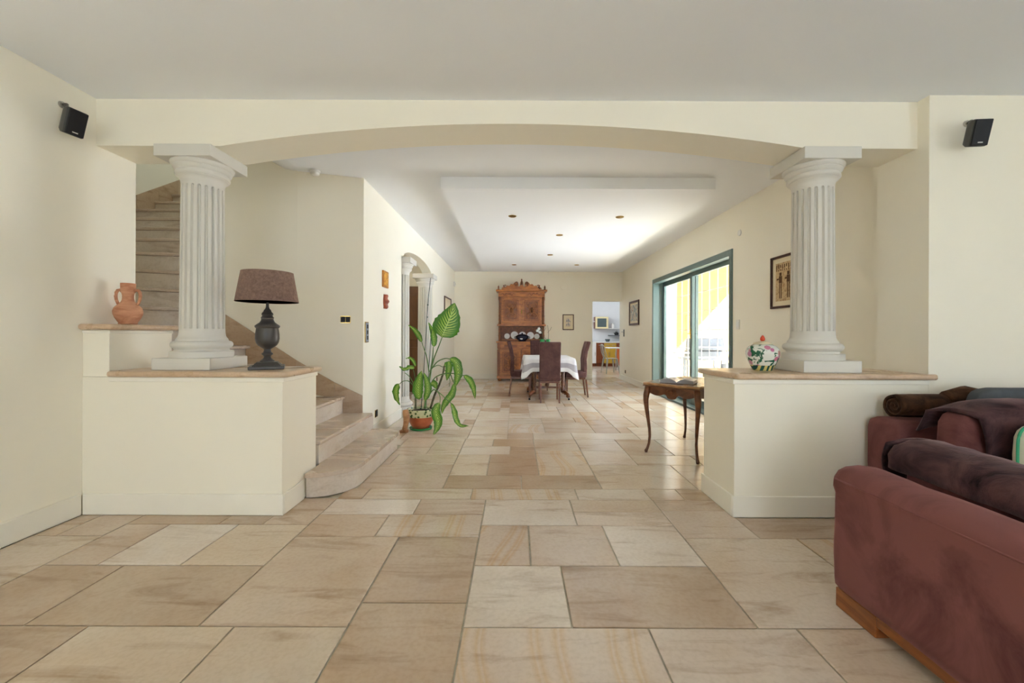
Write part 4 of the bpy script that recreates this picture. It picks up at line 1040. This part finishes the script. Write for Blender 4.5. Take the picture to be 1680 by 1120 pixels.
for sx in (-1, 1):
    for sy in (-1, 1):
        d = Vector((sx, sy)).normalized()
        prof = [(.004, .663, .030), (.010, .62, .031), (.022, .57, .030), (.026, .52, .026), (.018, .44, .021), (.004, .34, .017), (-.010, .24, .0145), (-.014, .16, .013), (-.006, .09, .012), (.010, .04, .013), (.022, .018, .017), (.020, .003, .014)]
        MB().tube([(sx * hx + d.x * o_ - sx * .004, sy * hy + d.y * o_ - sy * .004, z) for o_, z, r in prof], [r for *_, r in prof], 12).build('cabriole_leg', 'wood_table', ot, smooth='all')
bc = Vector((1.60, 4.06)); bk = thing('open_book', 'grey open picture book lying on the small side table', 'book', (bc.x, bc.y, .7005), ang + .25)
for s in (-1, 1):
    n = 9; rows = []
    pr_ = [(s * .15 * i / n, .004 + .050 * sin(min(1, i / n * 1.6 + .12) * pi * .5) * (1 - .45 * i / n)) for i in range(n + 1)]
    poly = pr_ + [(s * .15, .0035), (0, .0035)]
    MB().prism(poly, -.105, .105, 'y').build('page_block', 'book_cover', bk, smooth=True)
    MB().prism([(x, z + .0006) for x, z in pr_] + [(x, z + .0014) for x, z in pr_[::-1]], -.10, .10, 'y').build('page', 'book_cover', bk, smooth=True)
    box(min(0, s * .155), max(0, s * .155), -.11, .11, 0, .003).build('cover', 'wood_frame', bk)
box(.01, .12, -.08, .0, 0.0535, .0545).build('page_picture', 'print_watercolour', bk)

# ============================================================ WOODEN FOOT CARVING
wf = thing('carved_figure', 'pale carved wooden figure shaped like a lower leg beside the flowerpot', 'carving', (-1.30, 4.90, 0))
MB().tube([(.0, 0, .02), (-.005, 0, .05), (.004, .0, .09), (.012, 0, .13), (.016, 0, .18), (.006, 0, .23), (.0, 0, .27)], [.03, .032, .030, .034, .040, .036, .030], 16).build('leg', 'wood_light', wf, smooth='all')
MB().tube([(.035, 0, .020), (.0, 0, .026), (-.035, -.004, .022), (-.065, -.008, .014), (-.085, -.01, .012)], [.018, .026, .022, .014, .008], 12).build('foot', 'wood_light', wf, smooth='all')

# ============================================================ DIEFFENBACHIA
pc = Vector((-1.165, 5.12, 0))
pt = thing('potted_plant', 'tall dieffenbachia with variegated leaves in a green-banded terracotta pot', 'plant', pc)
MB().lathe([(.115, .0), (.135, .004), (.140, .022), (.128, .022), (.122, .010), (.001, .010)], n=40).build('saucer', 'green_glaze', pt, smooth=True)
pot = MB().lathe([(.092, .0125), (.097, .016), (.128, .06), (.150, .11), (.160, .15), (.162, .158)], n=48).build('pot', 'terracotta_pot', pt, smooth=True)
MB().lathe([(.163, .1585), (.170, .175), (.172, .20), (.168, .225), (.172, .238), (.168, .250), (.156, .250), (.150, .228), (.150, .1585)], n=48).build('painted_band', 'pot_band', pt, smooth=True)
MB().lathe([(.001, .20), (.149, .20), (.149, .215), (.09, .226), (.001, .222)], n=24).build('soil', 'soil', pt)
Yp = pc.y
def Q(px, py, dy=0.0): return P(px, py, Yp + dy) - pc
def smooth_pts(pts, n=4):
    out = []
    pts = [pts[0] * 2 - pts[1]] + pts + [pts[-1] * 2 - pts[-2]]
    for i in range(1, len(pts) - 2):
        for k in range(n):
            t = k / n; a, b_, c_, d_ = pts[i - 1:i + 3]
            out.append(.5 * ((2 * b_) + (c_ - a) * t + (2 * a - 5 * b_ + 4 * c_ - d_) * t * t + (3 * b_ - a - 3 * c_ + d_) * t ** 3))
    out.append(pts[-2]); return out
def stem(pts, r0, r1, mat='stem_green', name='stem'):
    p_ = smooth_pts([Q(*a) for a in pts]); n = len(p_)
    MB().tube(p_, [r0 + (r1 - r0) * i / (n - 1) for i in range(n)], 8).build(name, mat, pt, smooth='all')
def leaf(mid, wpx, facing=(0, -1, .1), fold=.25, depth=None):
    """blade along a midrib; width given as seen in the photograph at the plant's distance"""
    p_ = smooth_pts([Q(*a) for a in mid], 5); n = len(p_); w = wpx * Yp / FP / 2 * (1 if wpx > 40 else .86)
    rows = []; uvs = []; f = Vector(facing).normalized()
    for i, c_ in enumerate(p_):
        s = i / (n - 1); t = (p_[min(i + 1, n - 1)] - p_[max(i - 1, 0)]).normalized()
        side = t.cross(f); side = side.normalized() if side.length > .05 else Vector((1, 0, 0)); nr = side.cross(t).normalized()
        ww = w * (sin(pi * min(1, s ** .72 * .985 + .015)) ** .75) if 0 < s < 1 else w * .03
        row = []
        for k in range(-4, 5):
            q = k / 4; rp = 1 + .05 * sin(s * 40 + k)
            row.append(c_ + side * (q * ww * rp) + nr * (abs(q) * ww * fold - .3 * fold * ww) + nr * .006 * sin(s * 22 + k * 1.3) * abs(q))
        rows.append(row); uvs.append(s)
    m = MB().grid(rows); o = m.build('leaf', 'leaf_variegated', pt, smooth='all')
    uv = o.data.uv_layers.new(name='UVMap')
    for l in o.data.loops: uv.data[l.index].uv = ((l.vertex_index % 9) / 8, uvs[l.vertex_index // 9])
    md = o.modifiers.new('solid', 'SOLIDIFY'); md.thickness = .0015; md.offset = 0
stem([(691, 672), (697, 580), (702, 500), (706.5, 456)], .0045, .0040, 'stake_green', 'stake')
for q in ((702, 500), (701, 520)):
    c_ = Q(*q); MB().tube([c_ + Vector((0, 0, -.008)), c_ + Vector((0, 0, .008))], .008, 8).build('stake_joint', 'stake_green', pt)
stem([(699, 670, .03), (704, 600, .03), (708, 540, .03)], .004, .004, 'stake_green', 'stake')
stem([(706, 670), (713, 648), (721, 630), (727, 612), (729, 600)], .014, .012, 'cane_brown', 'cane')
stem([(697, 670, .02), (699, 650, .02), (703, 630, .02), (707, 606, .02)], .014, .012, 'stem_green', 'cane')
stem([(682, 670), (682, 655), (683, 642)], .013, .011, 'cane_brown', 'cane')
stem([(706, 610), (712, 588), (719, 570), (725.5, 553)], .010, .005)
leaf([(725.5, 553), (731, 538), (739, 520), (746, 497)], 44, (.25, -1, 0), .12)
stem([(707, 606, .05), (710, 585, .05), (711, 569, .05)], .009, .005)
leaf([(711.5, 569, .03), (712, 556, .04), (709, 542, .05), (703, 529, .08)], 13, (.6, -1, 0), .3)
stem([(704, 610), (700, 585), (692, 561)], .009, .004)
leaf([(692, 561), (687, 550), (680, 541), (670, 533)], 10, (-.3, -1, .8), .35)
stem([(683, 642), (681, 620), (678, 606)], .007, .004)
leaf([(680, 604), (672, 603), (664, 606), (655, 601)], 12, (0, -.8, 1), .3)
leaf([(682, 601, .1), (678, 592, .1), (672, 587, .1), (666, 588, .1)], 7, (0, -.8, 1), .3)
stem([(683, 640), (672, 626), (662, 625), (655, 630)], .006, .004)
leaf([(654.5, 629), (650, 640), (651, 652), (656, 664)], 15, (-.35, -1, 0), .2)
stem([(683, 645), (680, 634), (673, 619), (664, 611)], .006, .004)
leaf([(688, 655, -.06), (686, 640, -.06), (688, 624, -.05), (692, 608, -.04)], 23, (-.3, -1, 0), .2)
leaf([(697, 657, -.09), (702, 640, -.08), (700, 624, -.06), (695, 611, -.05)], 14, (.5, -1, 0), .2)
leaf([(707, 628, -.06), (713, 630, -.07), (716, 638, -.08)], 13, (.2, -1, .2), .25)
stem([(708, 605), (718, 593), (730, 588), (739, 589)], .008, .005)
leaf([(738, 588), (748, 594), (752, 610), (750, 622), (747, 634)], 18, (.3, -1, .3), .2)
stem([(708, 604, .04), (718, 599, .04), (727, 602, .04)], .006, .004)
leaf([(736, 592, .02), (737, 602, .0), (735, 614, 0), (733, 624, 0)], 13, (.1, -1, .2), .25)
leaf([(729, 602, .05), (735, 596, .03), (743, 601, .0)], 9, (0, -1, .5), .2)
stem([(706, 632), (714, 619), (730, 612.5), (748, 613), (762, 616)], .008, .005)
leaf([(761, 615.5), (771, 624), (777, 638), (779.5, 654)], 13, (.5, -1, .3), .2)
stem([(727, 606, .1), (738, 612, .12), (742, 622, .12), (746, 630, .1)], .007, .005)
leaf([(746, 628, .1), (742, 645, .08), (733, 657, .05), (727, 668, .02), (725, 679, 0)], 14, (.4, -1, .2), .25)
stem([(706, 645, -.05), (712, 639, -.08), (722, 645, -.1), (732, 654, -.1), (741, 662, -.1)], .007, .005)
leaf([(740, 661, -.1), (745, 674, -.1), (748, 687, -.1), (755, 697.5, -.1), (769, 698.5, -.06)], 11, (.5, -1, .6), .3)
stem([(717, 640, -.12), (722, 650, -.16), (722, 660, -.18)], .006, .004)
leaf([(721, 660, -.18), (715, 674, -.22), (719, 690, -.26), (717, 702, -.28), (711, 713.5, -.30)], 17, (.1, -1, .2), .3)
stem([(722, 625, .1), (731, 612, .12), (738, 622, .14), (737, 634, .14)], .004, .003)

# ============================================================ SOFAS
def sweep(name, prof, y0, y1, mat, parent, n=24, nz=0.0, axis='y', seed=0, smooth='all', cap=True):
    """sweep a closed profile (u,z) along an axis, ends rounded in, with soft noise"""
    m = MB(); rows = []; cu = sum(p[0] for p in prof) / len(prof); cz = sum(p[1] for p in prof) / len(prof)
    ts = [0, .006, .018, .035] + [.06 + .88 * i / n for i in range(n + 1)] + [.965, .982, .994, 1]
    for t in ts:
        e = min(t, 1 - t); L = abs(y1 - y0); d = e * L; rr = .035
        sc = 1 if d > rr else 1 - .10 * (1 - sqrt(max(0, 1 - (1 - d / rr) ** 2)))
        y = y0 + (y1 - y0) * t; row = []
        for (a, z) in prof:
            aa = cu + (a - cu) * sc; zz = cz + (z - cz) * sc
            q = noise.noise(Vector((a * 6 + seed, y * 6, z * 6))) * nz + noise.noise(Vector((a * 17 + seed, y * 15, z * 17))) * nz * .5
            v = Vector((aa - cu, zz - cz)); v = v.normalized() * q if v.length > 1e-6 else v
            aa += v.x; zz += v.y
            row.append((aa, y, zz) if axis == 'y' else (y, aa, zz))
        rows.append(row)
    m.grid(rows, True)
    if cap:
        k = len(prof); n_ = len(m.v); m.f.append(tuple(range(k))); m.f.append(tuple(range(n_ - k, n_)))
    return m.build(name, mat, parent, smooth=smooth)
def rrect(x0, x1, z0, z1, r=.03, n=5, top=None):
    pts = []; rt = top or r
    for cx, cz, a0, rr in ((x1 - rt, z1 - rt, 0, rt), (x0 + rt, z1 - rt, 90, rt), (x0 + r, z0 + r, 180, r), (x1 - r, z0 + r, 270, r)):
        for i in range(n + 1):
            a = R(a0 + 90 * i / n); pts.append((cx + rr * cos(a), cz + rr * sin(a)))
    return pts
def dens(pts, step=.04):
    out = []
    for i, a in enumerate(pts):
        b_ = pts[(i + 1) % len(pts)]; L = math.dist(a, b_); k = max(1, int(L / step))
        for q in range(k): out.append((a[0] + (b_[0] - a[0]) * q / k, a[1] + (b_[1] - a[1]) * q / k))
    return out
sa = thing('sofa', 'mauve velvet sofa in the foreground with its back towards the room', 'sofa', (1.39, 0, 0))
V = 'sofa_velvet'
bk_ = dens([(.0, .09), (-.004, .25), (.002, .40), (.004, .50), (-.008, .535), (-.006, .565), (.012, .592), (.045, .606), (.10, .612), (.15, .606), (.18, .585), (.185, .50), (.185, .09)])
sweep('back_frame', bk_, 1.815, -.75, V, sa, 40, .004)
MB().tube([(-.007, 1.79 - i * .2, .553) for i in range(13)], .004, 6).build('piping', V, sa, smooth='all')
box(.19, .95, -.75, 1.76, .12, .30).build('seat_frame', V, sa, bevel=.03)
for k in range(3): 
    a = -.70 + k * .82; puff(.68, .80, .16, 8, .3, k).build('seat_cushion', V, sa, smooth='all', loc=(.60, a + .41, .302))
for k in range(3):
    a = -.70 + k * .82; puff(.20, .80, .34, 8, .4, k + 5).build('back_cushion', V, sa, smooth='all', loc=(.315, a + .41, .345))
box(.004, .94, 1.60, 1.80, .001, .082).build('foot', 'wood_plinth', sa, bevel=.003)
box(.006, .03, -.74, 1.599, .045, .088).build('base_rail', 'wood_plinth', sa, bevel=.003)
box(.004, .94, -.72, -.5, .001, .082).build('foot', 'wood_plinth', sa, bevel=.003)
# fur throw over the back cushions of the near sofa
th = dens([(.19, .60), (.195, .66), (.235, .705), (.30, .725), (.38, .72), (.44, .69), (.465, .62), (.47, .53), (.458, .53), (.452, .61), (.43, .675), (.375, .706), (.30, .711), (.245, .692), (.208, .655), (.203, .60)], .03)
o = sweep('fur_throw', [(a + 1.39, z) for a, z in th], 1.79, -.3, 'fur_brown', None, 60, .02, seed=3)
tag(o, 'dark brown fur throw over the near sofa back', 'throw')
# the drape of the throw's far end
rows = []
for i in range(9):
    q = i / 8; rows.append([(1.61 + .02 * q + .25 * j / 12, 1.795 + .03 * sin(pi * min(1, q * 1.2)) + .012 * sin(j * 1.7) * q, .60 + (.105 + .02 * sin(pi * j / 12)) * (1 - q) - .12 * q) for j in range(13)])
dr_ = MB().grid(rows).build('throw_end', 'fur_brown', o, smooth='all', solid=.012)

sb = thing('sofa', 'mauve velvet sofa against the right wall behind the near one', 'sofa', (2.22, 0, 0))
SB = 2.22
sweep('back_frame', dens(rrect(2.42, 2.645, .09, .665, .03, 5, .05)), .02, 2.3, V, sb, 26, .006, 'x', seed=9)
box(.0, 2.3, 1.88, 2.415, .12, .30).build('seat_frame', V, sb, bevel=.03)
for k in range(3): puff(.74, .56, .15, 8, .3, k).build('seat_cushion', V, sb, smooth='all', loc=(.39 + k * .76, 2.13, .302))
for k in range(3): puff(.70, .18, .40, 10, .45, k + 3).build('back_cushion', V, sb, smooth='all', loc=(.37 + k * .72, 2.165, .395))
for x in (.05, 2.1): box(x, x + .15, 1.9, 2.6, .001, .119).build('foot', 'wood_plinth', sb, bevel=.003)
# fur throw slung diagonally over its back cushion
rows = []
for i in range(31):
    u = i / 30; row = []
    for j in range(21):
        v_ = j / 20
        x = 2.215 + 1.0 * u + .06 * v_ * (1 - u) + .20 * v_ * max(0, .55 - u)
        # v: back (0) -> over top (.35) -> down the front
        if v_ < .3: y, z = 2.285 - .02 * v_, .70 + .11 * v_ / .3
        elif v_ < .5: a = (v_ - .3) / .2; y, z = 2.28 - .22 * a, .812 + .022 * sin(pi * a)
        else: a = (v_ - .5) / .5; y, z = 2.055 - .02 * a, .812 - .36 * a
        z = z - .05 * max(0, .22 - u) / .22 * (1 if v_ < .55 else 1.0)
        q = .010 * noise.noise(Vector((x * 8, z * 8, v_ * 3))); w = .012 * sin(u * 16 + v_ * 5) * (v_ > .5)
        row.append((x, y - q - w, z + q))
    rows.append(row)
o = MB().grid(rows).build('fur_throw', 'fur_brown', None, smooth='all', solid=.014)
tag(o, 'dark fur throw slung over the back cushion of the sofa by the wall', 'throw')
# rolled blanket on top of the back
rb = thing('rolled_blanket', 'brown rolled-up blanket lying on the back of the sofa by the wall', 'blanket', (2.30, 2.52, .668)); rb.scale = (1, 1.13, 1.13)
n = 40; pts = []
for i in range(n * 2 + 1):
    a = i / n * 2 * pi * 1.4; r = .066 - .058 * i / (n * 2); pts.append((r * cos(a - 1.2), r * sin(a - 1.2)))
m = MB(); rows = []
for t_ in [0, .02, .06, .12, .2, .28, .36, .44, .5]:
    e = .94 if t_ == 0 else 1
    rows.append([(t_, a * e * (1 + .05 * noise.noise(Vector((t_ * 9, a * 30, z * 30)))), .068 + z * e * (1 + .06 * noise.noise(Vector((t_ * 7, a * 20, 2))))) for a, z in pts])
m.grid(rows).build('roll', 'blanket_brown', rb, smooth='all', solid=.010)
MB().lathe([(.001, 0), (.05, 0), (.05, .48), (.001, .48)], n=20).v
MB().tube([(.012, 0, .066), (.25, 0, .066), (.49, 0, .066)], [.046, .052, .05], 18).build('core', 'blanket_brown', rb, smooth=True)
MB().tube([(.30, -.02, .10), (.40, -.03, .12), (.50, -.03, .11), (.58, -.02, .07)], [.05, .06, .05, .02], 14).build('loose_fold', 'blanket_brown', rb, smooth='all')
# cushions
gc = puff(.56, .10, .42, 12, .33, 4).build('grey_cushion', 'grey_cushion', None, smooth='all', loc=(2.87, 2.358, .455)); gc.rotation_euler.x = R(0)
tag(gc, 'dark grey scatter cushion standing on the sofa by the wall', 'cushion')
wc = thing('white_cushion', 'cream scatter cushion with green piping at the right edge', 'cushion', (2.56, 1.97, .452))
puff(.34, .09, .30, 10, .5, 8).build('cover', 'white_cushion', wc, smooth='all')
MB().tube([(.172 * math.copysign(abs(cos(a)) ** .5, cos(a)), 0, .15 + .152 * math.copysign(abs(sin(a)) ** .5, sin(a))) for a in [2 * pi * i / 48 for i in range(49)]], .006, 8).build('piping', 'green_piping', wc, smooth='all')

# ============================================================ KITCHEN
ku = []
def unit(x0, x1, mat, label, handles=True, y0=15.2, doors=1):
    t = thing('kitchen_cabinet', label, 'cabinet', ((x0 + x1) / 2, y0, 0)); w = (x1 - x0) / 2
    box(-w + .02, w - .02, .06, .585, .001, .11).build('kickboard', 'brown_lacquer', t)
    box(-w + .002, w - .002, .02, .59, .111, .865).build('carcass', mat, t)
    for d in range(doors):
        a = -w + .006 + d * (2 * w - .006) / doors; b_ = a + (2 * w - .006) / doors - .006
        q = box(a, b_, 0, .019, .12, .68).build('door', mat, t, bevel=.003); box(b_ - .05, b_ - .03, -.02, -.0005, .40, .52).build('handle', 'steel', q)
        q = box(a, b_, 0, .019, .69, .86).build('drawer', mat, t, bevel=.003); box((a + b_) / 2 - .06, (a + b_) / 2 + .06, -.02, -.0005, .77, .785).build('handle', 'steel', q)
unit(2.46, 2.96, 'white_ceramic', 'white kitchen base cabinet at the left of the doorway view')
unit(2.96, 3.25, 'brown_lacquer', 'red-brown kitchen base cabinet between white and yellow ones')
unit(3.25, 3.70, 'yellow_lacquer', 'yellow kitchen base cabinet behind the metal chair', doors=2)
unit(3.70, 3.99, 'brown_lacquer', 'dark brown kitchen base cabinet right of the yellow one')
tag(box(2.44, 3.995, 15.17, 15.79, .866, .90).build('worktop', 'white_ceramic', bevel=.004), 'pale continuous kitchen worktop over the coloured cabinets', 'worktop')
og = thing('orange_cabinet', 'orange low kitchen cabinet at the right edge of the doorway', 'cabinet', (3.72, 13.9, 0))
box(-.20, .24, 0, .5, .12, .74).build('carcass', 'orange_lacquer', og, bevel=.004); box(-.19, .23, .03, .48, .001, .119).build('kickboard', 'white_ceramic', og)
kt = thing('kitchen_table', 'white topped kitchen table beside the metal chair', 'table', (3.28, 13.2, 0))
box(-.36, .42, -.3, .3, .73, .765).build('tabletop', 'white_ceramic', kt, bevel=.006)
for sx in (-.02, .36):
    for sy in (-.25, .25): MB().tube([(sx, sy, .73), (sx * 1.02, sy * 1.05, .002)], [.02, .015], 10).build('leg', 'steel', kt, smooth=True)
mc = thing('metal_chair', 'pale industrial metal chair at the kitchen table', 'chair', (2.88, 12.62, 0), R(-80))
box(-.17, .17, -.17, .17, .435, .455).build('seat', 'chair_metal', mc, bevel=.01)
for sx in (-1, 1):
    for sy in (-1, 1):
        MB().add([(sx * .15 - .034, sy * .15, .434), (sx * .15 + .034, sy * .15, .434), (sx * .15, sy * .15 - .034, .434), (sx * .15, sy * .15 + .034, .434), (sx * .21 - .016, sy * .21, .001), (sx * .21 + .016, sy * .21, .001), (sx * .21, sy * .21 - .016, .001), (sx * .21, sy * .21 + .016, .001)],
                 [(0, 2, 1, 3), (4, 6, 5, 7), (0, 2, 6, 4), (2, 1, 5, 6), (1, 3, 7, 5), (3, 0, 4, 7)]).build('leg', 'chair_metal', mc)
MB().tube([(-.15, -.15, .45), (-.165, -.21, .62), (-.16, -.25, .78), (-.10, -.27, .855), (0, -.275, .87), (.10, -.27, .855), (.16, -.25, .78), (.165, -.21, .62), (.15, -.15, .45)], .012, 8).build('back_hoop', 'chair_metal', mc, smooth='all')
for x in (-.035, .035): MB().tube([(x, -.165, .45), (x * 1.2, -.22, .62), (x, -.27, .86)], .010, 8).build('back_bar', 'chair_metal', mc, smooth='all')
wcab = thing('wall_cabinet', 'cream framed wall cabinet with smoked glass front in the kitchen', 'cabinet', (3.21, 15.45, 1.39))
box(-.24, .24, 0, .345, 0, .44).build('carcass', 'brown_lacquer', wcab)
fr_ = MB().box(-.24, .24, -.02, -.0005, 0, .06).box(-.24, .24, -.02, -.0005, .38, .44).box(-.24, -.17, -.02, -.0005, .06, .38).box(.17, .24, -.02, -.0005, .06, .38).build('door', 'cream_frame', wcab)
box(-.17, .17, -.014, -.001, .06, .38).build('glass_panel', 'smoked_glass', fr_)
tag(box(2.40, 2.965, 15.5, 15.79, 1.64, 1.67).build('wall_shelf', 'white_ceramic', bevel=.002), 'white kitchen wall shelf left of the cream cabinet', 'shelf')
tag(box(3.455, 3.88, 15.5, 15.79, 1.385, 1.405).build('wall_shelf', 'white_ceramic', bevel=.002), 'thin white kitchen shelf carrying the canister', 'shelf')
tag(box(3.52, 3.98, 15.45, 15.79, 1.12, 1.15).build('wall_shelf', 'bbq_grey', bevel=.002), 'dark kitchen shelf above the worktop', 'shelf')
t = thing('canister', 'small pale canister on the thin white kitchen shelf', 'canister', (3.66, 15.62, 1.406))
MB().lathe([(.055, 0), (.06, .01), (.06, .15), (.055, .155)], n=20).build('body', 'white_ceramic', t, smooth=True); MB().lathe([(.061, .1555), (.061, .175), (.02, .185)], n=20).build('lid', 'steel', t, smooth=True)
t = thing('kettle', 'black kettle on the dark kitchen shelf', 'kettle', (3.80, 15.6, 1.151))
MB().lathe([(.07, 0), (.08, .03), (.07, .09), (.03, .12), (.01, .13)], n=20).build('body', 'black_plastic', t, smooth=True)
MB().tube([(-.07, 0, .05), (-.11, 0, .09)], [.015, .01], 8).build('spout', 'black_plastic', t); MB().tube([(-.05, 0, .11), (0, 0, .17), (.06, 0, .12)], .007, 8).build('handle', 'black_plastic', t, smooth='all')
t = thing('glass_bowl', 'grey patterned bowl on the kitchen worktop', 'bowl', (3.42, 15.42, .901))
MB().lathe([(.05, 0), (.06, .005), (.085, .05), (.095, .11), (.088, .11), (.078, .05), (.03, .012)], n=24).build('body', 'smoked_glass', t, smooth=True); MB().lathe([(.0955, .1005), (.0975, .105), (.0955, .110)], n=24).build('rim', 'steel', t, smooth=True)
t = thing('tap', 'small dark kitchen tap at the left end of the worktop', 'tap', (2.88, 15.6, .901))
MB().tube([(0, 0, 0), (0, 0, .12), (-.02, -.06, .14), (-.03, -.12, .12)], .012, 8).build('spout', 'bbq_grey', t, smooth='all'); MB().tube([(0, 0, .0), (0, 0, .03)], .022, 10).build('base', 'bbq_grey', t, smooth=True)
